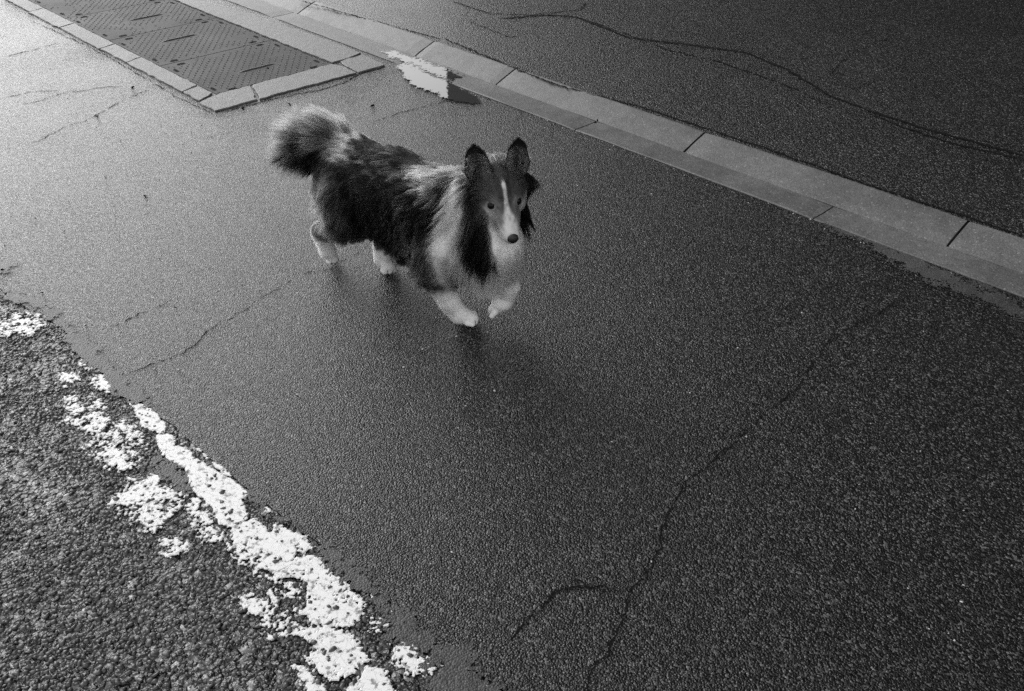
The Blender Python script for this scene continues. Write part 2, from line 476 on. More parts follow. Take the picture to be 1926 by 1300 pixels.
ROAD_CR = [
    ([(1700, 560), (1560, 640), (1500, 730), (1430, 790), (1360, 850), (1300, 900), (1255, 965), (1235, 1030), (1215, 1080), (1185, 1115), (1165, 1180), (1130, 1240), (1105, 1300), (1080, 1370)], 0.0038, 0.34),
    ([(1185, 1115), (1140, 1108), (1085, 1098), (1045, 1115), (1010, 1150), (975, 1190), (950, 1215)], 0.0045, 0.30),
    ([(0, 186), (60, 172), (150, 172), (180, 165), (230, 162)], 0.006, 0.38),
    ([(40, 197), (80, 188), (130, 172)], 0.005, 0.3),
    ([(60, 270), (120, 240), (160, 228), (230, 190), (280, 168)], 0.005, 0.42),
    ([(0, 108), (60, 95), (110, 80)], 0.008, 0.5),
    ([(400, 620), (470, 575), (560, 520), (620, 505), (680, 470)], 0.003, 0.46),
    ([(200, 620), (260, 595), (330, 560)], 0.004, 0.45),
    ([(240, 705), (300, 680), (360, 655), (420, 600)], 0.004, 0.45),
    ([(1350, 600), (1420, 585), (1500, 575)], 0.004, 0.5),
    ([(700, 230), (760, 210), (840, 190), (900, 210)], 0.005, 0.45),
    ([(415, 212), (497, 190), (560, 176), (600, 170), (655, 152), (672, 140), (728, 126)], 0.006, 0.25),
    ([(1640, 160), (1700, 180)], 0.004, 0.3),
    ([(60, 40), (120, 66), (200, 104), (240, 128), (330, 182), (400, 213)], 0.004, 0.40),
]
cr = crack('road_cracks', None, 0.0015, ROAD_CR); prop(cr, kind='stuff')
PAVE_CR = [
    ([(830, 70), (960, 125), (1050, 160), (1200, 200), (1340, 245)], 0.010, 0.25),
    ([(1340, 245), (1500, 300), (1640, 350), (1820, 408), (1926, 445)], 0.008, 0.2),
    ([(560, 0), (700, 38), (830, 74)], 0.010, 0.35),
    ([(850, 2), (920, 25), (1000, 28), (1090, 18), (1105, 5)], 0.007, 0.25),
    ([(940, 35), (1030, 28), (1085, 32), (1180, 70), (1300, 85), (1400, 98), (1480, 130), (1560, 180), (1640, 210), (1750, 245), (1926, 292)], 0.016, 0.22),
    ([(1085, 32), (1140, 50), (1260, 95), (1350, 115), (1480, 160), (1550, 195)], 0.008, 0.4),
    ([(1640, 215), (1700, 240), (1800, 272), (1926, 300)], 0.012, 0.3),
    ([(1560, 140), (1600, 100), (1700, 60)], 0.005, 0.45),
    ([(880, 40), (960, 70), (1010, 60)], 0.006, 0.4),
]
cr2 = crack('pavement_cracks', None, 0.0492, PAVE_CR); prop(cr2, kind='stuff')

# ---------------------------------------------------------------- masks -> sheets
def poly_sd(X, Y, poly):
    P = np.array(poly); n = len(P); d = np.full(X.shape, 1e9); ins = np.zeros(X.shape, bool)
    for i in range(n):
        x1, y1 = P[i]; x2, y2 = P[(i + 1) % n]
        ex, ey = x2 - x1, y2 - y1
        t = np.clip(((X - x1) * ex + (Y - y1) * ey) / (ex * ex + ey * ey + 1e-12), 0, 1)
        d = np.minimum(d, np.hypot(X - x1 - t * ex, Y - y1 - t * ey))
        c = ((y1 > Y) != (y2 > Y)) & (X < (x2 - x1) * (Y - y1) / (y2 - y1 + 1e-12) + x1)
        ins ^= c
    return np.where(ins, d, -d)
def iso_mesh(Mk, X, Y, zfun):
    """triangles of the region Mk > 0 on a regular grid, cut along the contour"""
    ni, nj = Mk.shape; V = []; F = []; cache = {}; comp = []
    def vtx(i, j):
        k = (i, j)
        if k not in cache:
            cache[k] = len(V); V.append((X[i, j], Y[i, j], zfun(Mk[i, j])))
        return cache[k]
    def evt(i, j, k, l):
        key = (i, j, k, l) if (i, j) < (k, l) else (k, l, i, j)
        if key not in cache:
            a, b_ = Mk[key[0], key[1]], Mk[key[2], key[3]]; t = a / (a - b_)
            cache[key] = len(V)
            V.append((X[key[0], key[1]] * (1 - t) + X[key[2], key[3]] * t, Y[key[0], key[1]] * (1 - t) + Y[key[2], key[3]] * t, zfun(0)))
        return cache[key]
    pos = Mk > 0
    cells = np.argwhere(pos[:-1, :-1] | pos[1:, :-1] | pos[:-1, 1:] | pos[1:, 1:])
    for i, j in cells.tolist():
        for tri in (((i, j), (i + 1, j), (i + 1, j + 1)), ((i, j), (i + 1, j + 1), (i, j + 1))):
            s = [bool(pos[t]) for t in tri]
            if not any(s): continue
            out = []
            for q in range(3):
                p0, p1 = tri[q], tri[(q + 1) % 3]
                if s[q]: out.append(vtx(*p0))
                if s[q] != s[(q + 1) % 3]: out.append(evt(*p0, *p1))
            if len(out) >= 3: F.append(out)
    return V, F
def split_islands(V, F):
    par = list(range(len(V)))
    def find(x):
        while par[x] != x: par[x] = par[par[x]]; x = par[x]
        return x
    for f in F:
        r = find(f[0])
        for v_ in f[1:]: par[find(v_)] = r
    groups = {}
    for f in F: groups.setdefault(find(f[0]), []).append(f)
    out = []
    for fs in groups.values():
        idx = {}; vs = []
        for f in fs:
            for v_ in f:
                if v_ not in idx: idx[v_] = len(vs); vs.append(V[v_])
        out.append((vs, [[idx[v_] for v_ in f] for f in fs]))
    return out
def world_poly(px): return [G(*p) for p in px]

# worn white line: drawn patches, eaten by noise and by the grit standing through it
PAINT = [  # polygon, bias, noise weight
    ([(243, 756), (270, 762), (290, 775), (311, 798), (306, 815), (292, 812), (268, 805), (262, 785)], 0.30, .5),
    ([(291, 818), (325, 820), (330, 838), (352, 842), (363, 862), (345, 878), (318, 868), (300, 845)], 0.25, .6),
    ([(350, 870), (372, 864), (400, 884), (436, 905), (470, 930), (452, 940), (465, 975), (440, 992), (410, 985), (398, 950), (372, 930), (352, 900)], 0.36, .5),
    ([(360, 930), (395, 955), (410, 990), (422, 1012), (395, 1024), (370, 1010), (356, 985)], -0.02, 1.0),
    ([(440, 985), (480, 978), (510, 1000), (520, 985), (555, 1005), (560, 1040), (545, 1068), (515, 1072), (480, 1045), (445, 1025), (436, 1005)], 0.28, .6),
    ([(552, 1005), (575, 1008), (590, 1030), (570, 1040), (560, 1025)], 0.2, .8),
    ([(560, 1042), (600, 1045), (640, 1090), (670, 1115), (684, 1135), (680, 1165), (655, 1182), (600, 1180), (560, 1150), (585, 1135), (575, 1100), (550, 1085), (520, 1090), (500, 1072), (530, 1062)], 0.14, .8),
    ([(560, 1190), (600, 1180), (660, 1182), (680, 1215), (692, 1240), (660, 1270), (630, 1282), (590, 1262), (570, 1235), (600, 1225), (575, 1205)], 0.17, .8),
    ([(660, 1285), (690, 1255), (720, 1260), (736, 1285), (760, 1340), (700, 1380), (640, 1330)], 0.17, .8),
    ([(555, 1250), (585, 1262), (605, 1290), (625, 1330), (600, 1350), (575, 1290)], 0.15, .7),
    ([(205, 945), (245, 918), (243, 900), (300, 890), (295, 912), (335, 925), (345, 948), (322, 975), (300, 998), (272, 998), (240, 978)], 0.10, 1.0),
    ([(240, 905), (270, 898), (310, 888), (300, 905), (265, 915)], 0.1, .9),
    ([(120, 750), (170, 745), (205, 770), (190, 800), (150, 815), (130, 790)], -0.06, 1.1),
    ([(150, 820), (200, 785), (260, 800), (275, 840), (262, 870), (210, 880), (170, 860)], -0.10, 1.1),
    ([(190, 835), (240, 860), (262, 880), (225, 885)], 0.05, 1.0),
    ([(0, 600), (40, 590), (75, 588), (90, 612), (60, 630), (25, 625), (0, 640), (-60, 650), (-90, 600)], 0.02, 1.0),
    ([(105, 702), (140, 698), (152, 715), (128, 728)], 0.0, 1.0),
    ([(148, 668), (165, 672), (175, 695), (156, 692)], 0.1, 0.8),
    ([(165, 710), (190, 706), (215, 715), (236, 740), (205, 742), (170, 726)], 0.06, .9),
    ([(742, 1215), (780, 1210), (795, 1240), (828, 1262), (815, 1275), (765, 1262), (740, 1240)], 0.10, .9),
    ([(440, 1130), (490, 1120), (530, 1100), (560, 1100), (555, 1125), (500, 1150), (470, 1150)], -0.07, 1.1),
    ([(500, 1150), (550, 1145), (562, 1190), (520, 1198), (500, 1190)], -0.06, 1.1),
    ([(690, 1165), (715, 1172), (735, 1195), (705, 1192)], 0.05, .9),
    ([(368, 842), (376, 845), (395, 862), (388, 862)], 0.15, .6),
    ([(398, 868), (412, 876), (435, 895), (420, 892)], 0.15, .6),
    ([(430, 1020), (500, 1050), (520, 1095), (470, 1080)], -0.12, 1.1),
    ([(300, 1010), (360, 1020), (350, 1045), (310, 1040)], -0.1, 1.1),
    ([(500, 950), (515, 965), (495, 965)], 0.1, .8),
    ([(695, 1112), (708, 1128), (700, 1128)], 0.2, .5),
    ([(600, 1380), (760, 1350), (900, 1500), (1000, 1600), (800, 1600)], 0.1, .9),
]
allp = np.array([g for p in PAINT for g in world_poly(p[0])])
x0, y0 = allp.min(0) - 0.02; x1, y1 = allp.max(0) + 0.02
stp = 0.0021
X, Y = np.meshgrid(np.arange(x0, x1, stp), np.arange(y0, y1, stp), indexing='ij')
n_hi = NZ.f2(X * 190, Y * 190, 3) - 0.5
n_md = NZ.f2(X * 45 + 5, Y * 45, 4) - 0.5
Mk = np.full(X.shape, -1.0)
for px, bias, wt in PAINT:
    d = poly_sd(X, Y, world_poly(px))
    v_ = np.minimum(d * 28.0, 0.22) + bias * np.clip(d * 60 + 0.5, 0, 1) + (n_hi * 1.5 + n_md * 1.35) * (wt if wt > .85 else wt * .7) - 0.04
    v_ = np.where(d < -0.012, -1, v_)
    Mk = np.maximum(Mk, v_)
# open crazing between plates of paint
cw = np.random.default_rng(5).random((420, 2)) * [x1 - x0, y1 - y0] + [x0, y0]
kd = KDTree(len(cw))
for i, q in enumerate(cw): kd.insert((q[0], q[1], 0), i)
kd.balance()
idx = np.argwhere(Mk > 0)
for i, j in idx.tolist():
    (_, _, d1), (_, _, d2) = kd.find_n((X[i, j] + 0.010 * n_md[i, j], Y[i, j] + 0.012 * n_hi[i, j], 0), 2)
    if d2 - d1 < 0.0011 and n_md[i, j] > -0.02: Mk[i, j] -= 0.22
BZ = 0.0005
V, F = iso_mesh(Mk, X, Y, lambda m_: BZ + 0.0016 * min(1.0, max(0.0, m_) / 0.10))
line = empty('road_marking'); prop(line, kind='structure')
isl = split_islands(V, F); isl.sort(key=lambda q: -len(q[1]))
restV = []; restF = []
for vs, fs in isl:
    if len(fs) > 60:
        mesh_np('paint_flake', vs, fs, M_PAINT, line)
    elif len(fs) > 3:
        b0 = len(restV); restV += vs; restF += [[i + b0 for i in f] for f in fs]
rest = mesh_np('paint_crumbs', restV, restF, M_PAINT, line); prop(rest, kind='stuff')

# rain water: the puddle against the kerb, and thin films over the silted seam
def water(name, specs, z, mat, step=0.005, nf=(60, 25), parent=None):
    P = np.array([g for p in specs for g in world_poly(p[0])])
    xa, ya = P.min(0) - 0.02; xb, yb = P.max(0) + 0.02
    X, Y = np.meshgrid(np.arange(xa, xb, step), np.arange(ya, yb, step), indexing='ij')
    hi = NZ.f2(X * nf[0] * 2, Y * nf[0] * 2, 3) - 0.5; md = NZ.f2(X * nf[1], Y * nf[1], 4) - 0.5
    Mk = np.full(X.shape, -1.0)
    for px, bias, wt in specs:
        d = poly_sd(X, Y, world_poly(px))
        Mk = np.maximum(Mk, np.clip(d * 12, -1, .5) + bias + (hi + md) * wt)
    V, F = iso_mesh(Mk, X, Y, lambda m_: z)
    isl = [q for q in split_islands(V, F) if len(q[1]) > 6]
    V = []; F = []
    for vs, fs in isl:
        b0 = len(V); V += vs; F += [[i + b0 for i in f] for f in fs]
    return mesh_np(name, V, F, mat, parent)
puddle = water('puddle', [
    ([(752, 128), (765, 118), (790, 115), (812, 125), (800, 135), (780, 134), (830, 152), (860, 168), (892, 184), (905, 192), (885, 195), (862, 190), (838, 184), (815, 172), (790, 166), (770, 150)], 0.10, 0.5),
], 0.0052, M_WATER, 0.003, (90, 40))
prop(puddle, kind='structure')
glint = water('wet_film', [
    ([(722, 100), (745, 97), (765, 108), (790, 112), (800, 118), (840, 130), (870, 148), (850, 155), (810, 140), (770, 122), (735, 112)], -0.06, 0.9),
], 0.0066, M_WATER, 0.003, (110, 60))
prop(glint, kind='structure')
silt = water('silt_film', [
    ([(110, 605), (125, 612), (180, 660), (215, 700), (250, 735), (290, 765), (240, 752), (215, 735), (190, 700), (160, 672), (125, 635)], 0.10, 0.5),
    ([(20, 545), (70, 560), (120, 590), (90, 600), (60, 575), (0, 565)], 0.0, 0.6),
    ([(-80, 470), (0, 490), (30, 500), (0, 515), (-80, 510)], 0.1, 0.5),
    ([(590, 1010), (640, 1035), (700, 1100), (760, 1160), (830, 1215), (940, 1300), (870, 1300), (820, 1240), (740, 1190), (700, 1140), (640, 1080)], -0.04, 1.0),
    ([(820, 1205), (880, 1225), (950, 1290), (1000, 1380), (860, 1400), (800, 1260)], 0.0, 1.0),
    ([(260, 875), (300, 860), (350, 905), (365, 930), (345, 935), (310, 890)], 0.02, 0.6),
    ([(470, 925), (500, 945), (560, 990), (540, 985), (480, 950)], 0.0, 0.6),
], 0.0024, M_SILT, 0.003, (110, 30))
prop(silt, kind='structure')
drain = water('gutter_film', [
    ([(1560, 425), (1640, 440), (1926, 575), (2100, 660), (2100, 720), (1926, 603), (1800, 552), (1700, 504), (1600, 450)], -0.02, 1.3),
], 0.0020, M_SILT, 0.0035, (150, 24))
prop(drain, kind='structure')

# ---------------------------------------------------------------- coarse grit standing out of the old road
def grit_mesh(name, pts, sizes, mat, z0, flat=(0.35, 0.75)):
    base = np.array([(-1, 0, 0), (1, 0, 0), (0, -1, 0), (0, 1, 0), (0, 0, 1), (0, 0, -1), (.7, .7, .1), (-.7, .7, .15), (.7, -.7, .1), (-.7, -.7, .15), (.55, 0, .8), (-.5, .1, .85), (0, .6, .8), (0, -.55, .8)], float)
    base /= np.linalg.norm(base, axis=1)[:, None]
    import bmesh
    bm = bmesh.new()
    for q in base: bm.verts.new(q)
    bmesh.ops.convex_hull(bm, input=bm.verts[:])
    bm.verts.index_update()
    F0 = np.array([[v_.index for v_ in f.verts] for f in bm.faces]); V0 = np.array([v_.co[:] for v_ in bm.verts]); bm.free()
    n = len(pts); k = len(V0)
    V = V0[None] * (1 + rng.uniform(-.38, .38, (n, k, 1)))
    V = V * np.stack([rng.uniform(.75, 1.3, n), rng.uniform(.65, 1.0, n), rng.uniform(*flat, n)], 1)[:, None, :]
    an = rng.random(n) * 2 * np.pi; ca, sa_ = np.cos(an), np.sin(an)
    x = V[..., 0] * ca[:, None] - V[..., 1] * sa_[:, None]; y = V[..., 0] * sa_[:, None] + V[..., 1] * ca[:, None]
    tl = rng.normal(0, .25, (n, 2)); z = V[..., 2] + tl[:, :1] * x + tl[:, 1:] * y
    P = np.stack([x, y, z], -1) * sizes[:, None, None]
    P[..., 0] += pts[:, None, 0]; P[..., 1] += pts[:, None, 1]; P[..., 2] += z0[:, None] if isinstance(z0, np.ndarray) else z0
    Fa = (F0[None] + (np.arange(n) * k)[:, None, None]).reshape(-1, 3)
    return mesh_np(name, P.reshape(-1, 3), Fa, mat)
def in_coarse(x, y, m_=0.0):
    a = -x * math.sin(KA) + y * math.cos(KA); c = x * math.cos(KA) + y * math.sin(KA)
    return c < seam_c(a) - m_
gx, gy = np.meshgrid(np.arange(-1.75, 0.35, 0.0088), np.arange(0.72, 2.35, 0.0088), indexing='ij')
gp = np.stack([gx.ravel(), gy.ravel()], 1); gp += rng.uniform(-.0042, .0042, gp.shape)
ok = in_coarse(gp[:, 0], gp[:, 1], 0.012) & (gp[:, 0] > -1.02 * gp[:, 1] * 0.62 - 0.42)
gp = gp[ok]
dens = NZ.f2(gp[:, 0] * 9, gp[:, 1] * 9)
keep = rng.random(len(gp)) < np.clip((dens - 0.22) * 3.2, 0.25, 0.97)
# fewer stones stand out through the thick paint
ii = np.clip(((gp[:, 0] - x0) / stp).astype(int), 0, Mk.shape[0] - 1); jj = np.clip(((gp[:, 1] - y0) / stp).astype(int), 0, Mk.shape[1] - 1)
inb = (gp[:, 0] > x0) & (gp[:, 0] < x1) & (gp[:, 1] > y0) & (gp[:, 1] < y1)
pm = np.where(inb, Mk[ii, jj], -1)
inpaint = pm >= 0.02
keep &= ~inpaint | (rng.random(len(gp)) < 0.26)
gz = np.where(inpaint, 0.0004, -0.0036)[keep]
gp = gp[keep]
sz = 0.0026 + 0.0052 * rng.random(len(gp)) ** 1.6
grit = grit_mesh('road_grit', gp, sz, M_GRAIN, gz)
prop(grit, kind='stuff')

# loose pale chips and dark crumbs lying about
m, nt, b = newmat('pale_grit'); M_PALE = m
b.inputs['Base Color'].default_value = grey(0.5); b.inputs['Roughness'].default_value = 0.5
cp = rng.uniform((-2.2, 0.8), (3.0, 4.2), (420, 2))
a_, c_ = -cp[:, 0] * math.sin(KA) + cp[:, 1] * math.cos(KA), cp[:, 0] * math.cos(KA) + cp[:, 1] * math.sin(KA)
cp = cp[(c_ < 2.6) & ~((a_ > 3.55) & (c_ > 1.66))]
ka = rng.uniform(-0.6, 3.5, 150); kc = 2.634 - np.abs(rng.normal(0, 0.022, 150)) - .003
kp = np.array([W(p, q)[:2] for p, q in zip(ka, kc)]); cp = np.concatenate([cp, kp[:80]])
chips = grit_mesh('pale_chips', cp, rng.uniform(.0012, .0032, len(cp)), M_PALE, 0.0006); prop(chips, kind='stuff')
dp = np.array([G(*q) for q in [(183, 220), (700, 200), (198, 333), (162, 614), (273, 370), (660, 62), (1120, 232), (1125, 228), (80, 552), (330, 580), (545, 197), (457, 205), (250, 165), (5, 508), (505, 130)]])
dz = np.concatenate([rng.uniform(.004, .009, len(dp)), rng.uniform(.0015, .004, 70)]); dp = np.concatenate([dp, kp[80:]])
dark = grit_mesh('dark_crumbs', dp, dz, M_CRACK, 0.003, (.3, .5)); prop(dark, kind='stuff')

# ---------------------------------------------------------------- the building mirrored in the puddle
m, nt, b = newmat('render_wall'); M_WALL = m
v = obj_vec(nt)
col = math_(nt, 'MULTIPLY_ADD', noise(nt, v, 0.8, 5, 0.6), 0.06, 0.03)
cc = N(nt, 'ShaderNodeCombineColor')
for k in range(3): L(nt, col, cc.inputs[k])
L(nt, cc.outputs[0], b.inputs['Base Color']); b.inputs['Roughness'].default_value = 0.85
m, nt, b = newmat('window_glass'); M_GLASS = m
b.inputs['Base Color'].default_value = grey(0.01); b.inputs['Roughness'].default_value = 0.05
m, nt, b = newmat('window_frame_paint'); M_WFR = m
b.inputs['Base Color'].default_value = grey(0.3); b.inputs['Roughness'].default_value = 0.5
def kbox(name, a0, a1, c0, c1, z0, z1, mat, parent):
    V = [W(a, c, z) for z in (z0, z1) for a, c in ((a0, c0), (a1, c0), (a1, c1), (a0, c1))]
    F = [[0, 1, 2, 3], [4, 7, 6, 5]] + [[i, i + 4, (i + 1) % 4 + 4, (i + 1) % 4] for i in range(4)]
    return world_child(mesh_np(name, V, F, mat), parent) if parent.location.length > 0 else mesh_np(name, V, F, mat, parent)
gx_, gy_ = G(841, 172); BC = 7.5
ga, gc = AC(gx_, gy_); BA = ga * BC / gc
house = empty('street_building', W(BA, BC)); prop(house, 'dark rendered building across the pavement, its upright corner mirrored in the kerbside puddle', 'building')
H = 14.5
# wall as piers and bands round real window openings
bay, ww_, n = 3.0, 1.3, 6
rows = [(0.9, 2.6), (4.0, 5.7), (7.1, 8.8), (10.2, 11.9)]
A0 = BA; A1 = BA - bay * n
zs = [0.0]
for r_ in rows: zs += list(r_)
zs.append(H)
for i in range(0, len(zs), 2):
    kbox('wall_band', A1, A0, BC, BC + 0.4, zs[i] + 0.001, zs[i + 1] - 0.001, M_WALL, house)
for zb, zt in rows:
    for k in range(n):
        s = A0 - k * bay
        kbox('wall_pier', s - (bay - ww_) / 2, s, BC, BC + 0.4, zb, zt, M_WALL, house)
        kbox('wall_pier', s - bay, s - (bay + ww_) / 2, BC, BC + 0.4, zb, zt, M_WALL, house)
        l, r_ = s - (bay + ww_) / 2, s - (bay - ww_) / 2
        wf = kbox('window', l + .005, r_ - .005, BC + 0.15, BC + 0.21, zb + 0.005, zb + 0.07, M_WFR, house)
        kids = [kbox('frame', l + .005, l + .07, BC + .15, BC + .21, zb + .072, zt - .072, M_WFR, house), kbox('frame', r_ - .07, r_ - .005, BC + .15, BC + .21, zb + .072, zt - .072, M_WFR, house),
                kbox('frame', l + .005, r_ - .005, BC + .15, BC + .21, zt - .07, zt - .005, M_WFR, house), kbox('pane', l + .071, r_ - .071, BC + .17, BC + .19, zb + .072, zt - .072, M_GLASS, house)]
        for q in kids: q.parent = wf; q.matrix_parent_inverse = Matrix.Identity(4)
kbox('body', A1, A0, BC + 0.402, BC + 8, 0.0, H, M_WALL, house)
kbox('cornice', A1 - .1, A0 + .1, BC - 0.15, BC + 8.1, H + .002, H + 0.3, M_WALL, house)

# ================================================================ the dog
# dog frame: s forward, l to its left, z up; D2W puts it on the road, walking along the kerb
def D2W(p):
    p = np.asarray(p, float); a = 2.1 - p[..., 0]; c = 1.37 + p[..., 1]
    return np.stack([-a * math.sin(KA) + c * math.cos(KA), a * math.cos(KA) + c * math.sin(KA), p[..., 2]], -1)
def nrm(v): return v / (np.linalg.norm(v, axis=-1, keepdims=True) + 1e-9)
# head frame
HC = np.array([0.535, 0.072, 0.408])
HYAW, HPIT, HROL = R(-27), R(22), R(3)
def rotm(yaw, pit, rol):
    cy, sy = math.cos(yaw), math.sin(yaw); cp_, sp_ = math.cos(pit), math.sin(pit); cr_, sr_ = math.cos(rol), math.sin(rol)
    Rz = np.array([[cy, -sy, 0], [sy, cy, 0], [0, 0, 1]])
    Ry = np.array([[cp_, 0, sp_], [0, 1, 0], [-sp_, 0, cp_]])
    Rx = np.array([[1, 0, 0], [0, cr_, -sr_], [0, sr_, cr_]])
    return Rz @ Ry @ Rx
HR = rotm(HYAW, HPIT, HROL)
HS = 1.13
def h2d(p): return np.asarray(p, float) * HS @ HR.T + HC
def d2h(p): return (np.asarray(p, float) - HC) @ HR / HS

# primitives: (group, p0, p1, r0, r1)
B = []
def cone(g, p0, p1, r0, r1): B.append((g, np.array(p0, float), np.array(p1, float), r0, r1))
def hcone(g, p0, p1, r0, r1): cone(g, h2d(p0), h2d(p1), r0 * HS, r1 * HS)
TOR, NECK, CHEST, FR, FL, HIR, HIL, TAIL, HEAD = range(9)
cone(TOR, (0.015, -.01, .315), (0.20, -.005, .325), .092, .094)
cone(TOR, (0.20, -.005, .325), (0.38, .0, .325), .094, .104)
cone(TOR, (-.005, -.02, .250), (0.10, -.01, .26), .078, .08)
cone(TOR, (-.028, -.015, .300), (0.05, -.01, .31), .066, .08)
cone(TOR, (0.12, -.005, .250), (0.42, .0, .235), .074, .098)
cone(NECK, (0.40, .005, .310), (0.47, .045, .350), .100, .090)
cone(NECK, (0.47, .045, .350), (0.515, .062, .380), .086, .060)
cone(NECK, (0.47, .085, .335), (0.512, .128, .335), .062, .042)
cone(NECK, (0.47, .00, .32), (0.515, .005, .33), .06, .042)
cone(CHEST, (0.46, .01, .27), (0.535, .045, .255), .090, .084)
cone(CHEST, (0.525, .035, .245), (0.545, .045, .20), .070, .052)
cone(FR, (0.45, -.06, .26), (0.435, -.066, .18), .055, .041)
cone(FR, (0.435, -.066, .18), (0.447, -.030, .075), .038, .026)
cone(FR, (0.447, -.030, .075), (0.462, -.010, .032), .026, .024)
cone(FR, (0.462, -.010, .026), (0.488, .012, .018), .024, .019)
cone(FL, (0.48, .075, .26), (0.50, .085, .19), .052, .040)
cone(FL, (0.50, .085, .19), (0.572, .072, .132), .034, .024)
cone(FL, (0.572, .072, .132), (0.562, .062, .085), .030, .025)
cone(FL, (0.562, .062, .085), (0.543, .050, .055), .022, .018)
cone(HIR, (0.04, -.06, .27), (0.065, -.075, .20), .075, .058)
cone(HIR, (0.065, -.075, .20), (-0.062, -.098, .122), .048, .027)
cone(HIR, (-0.062, -.098, .122), (-0.066, -.084, .050), .029, .022)
cone(HIR, (-0.066, -.084, .042), (-0.056, -.076, .018), .019, .015)
cone(HIL, (0.06, .055, .27), (0.115, .065, .195), .072, .052)
cone(HIL, (0.115, .065, .195), (0.040, .045, .105), .046, .030)
cone(HIL, (0.040, .045, .105), (0.066, .025, .036), .029, .025)
cone(HIL, (0.066, .025, .026), (0.104, .018, .019), .024, .021)
cone(TAIL, (0.0, 0, .345), (-0.07, -.01, .365), .058, .050)
cone(TAIL, (-0.07, -.01, .375), (-0.145, -.040, .366), .050, .042)
cone(TAIL, (-0.145, -.040, .368), (-0.210, -.065, .332), .040, .024)
hcone(HEAD, (-.015, .007, .004), (.018, .005, .004), .054, .047)
hcone(HEAD, (-.015, -.007, .004), (.018, -.005, .004), .054, .047)
hcone(HEAD, (-.01, .032, -.014), (.028, .029, -.020), .037, .027)
hcone(HEAD, (-.01, -.032, -.014), (.028, -.029, -.020), .037, .027)
hcone(HEAD, (.030, 0, -.004), (.070, 0, -.020), .037, .0285)
hcone(HEAD, (.070, 0, -.020), (.116, 0, -.029), .0280, .0192)
hcone(HEAD, (.035, 0, -.034), (.104, 0, -.043), .022, .011)
hcone(HEAD, (.040, .020, .012), (.028, .030, .016), .013, .014)   # brow ridges
hcone(HEAD, (.040, -.020, .012), (.028, -.030, .016), .013, .014)
# toes
def toes(g, base, dir_, n=4, w=.0120, L_=.014, r=.0088, drop=0):
    d = nrm(np.array(dir_, float)); side = nrm(np.array([-d[1], d[0], 0]))
    out = []
    for k in range(n):
        o_ = (k - (n - 1) / 2)
        p = np.array(base) + side * o_ * w + d * (-.004 * abs(o_) ** 1.3)
        q = p + d * L_ + side * o_ * .0012 + np.array([0, 0, -drop])
        cone(g, p, q, r, r * .86); out.append(q)
    return out
TOE = []
TOE += toes(FR, (.486, .010, .013), (.75, .62, -.12))
TOE += toes(HIL, (.104, .018, .0125), (.95, -.1, -.10))
TOE += toes(HIR, (-.060, -.075, .0125), (.95, .1, -.25), L_=.009, w=.009, r=.0072)
TOE += toes(FL, (.544, .050, .053), (-.55, -.3, -1.0), drop=0)

BTOE = [q for q in B if q[3] == .0088 or q[3] == .0072]
def smin(a, b_, k):
    h = np.clip(0.5 + 0.5 * (b_ - a) / k, 0, 1)
    return b_ * (1 - h) + a * h - k * h * (1 - h)
def cone_sd(P, p0, p1, r0, r1):
    v = p1 - p0; L2 = v @ v
    t = np.clip(((P - p0) @ v) / (L2 + 1e-9), 0, 1)
    return np.linalg.norm(P - p0 - t[..., None] * v, axis=-1) - (r0 + (r1 - r0) * t)
def blend_k(g, r0): return {TOR: .035, NECK: .035, CHEST: .03, TAIL: .02, HEAD: .012}.get(g, .014) if r0 > .012 else .0015
EYES = [h2d((.0500, .0285, .0065)), h2d((.0500, -.0285, .0065))]
def body_sd(P, groups=False):
    G_ = {}
    for g, p0, p1, r0, r1 in B:
        d = cone_sd(P, p0, p1, r0, r1)
        G_[g] = d if g not in G_ else smin(G_[g], d, blend_k(g, r0))
    # eye sockets and lip line in the head
    h = G_[HEAD]
    for e in EYES:
        so_ = .0118 - np.linalg.norm(P - e, axis=-1)
        h = -smin(-h, -so_, .004)
    G_[HEAD] = h
    tot = None
    for g in (TOR, NECK, CHEST, FR, FL, HIR, HIL, TAIL, HEAD):
        k = .02 if g in (FR, FL, HIR, HIL, HEAD) else .03
        tot = G_[g] if tot is None else smin(tot, G_[g], k)
    if groups:
        return tot, np.stack([G_[g] for g in range(9)], -1)
    return tot
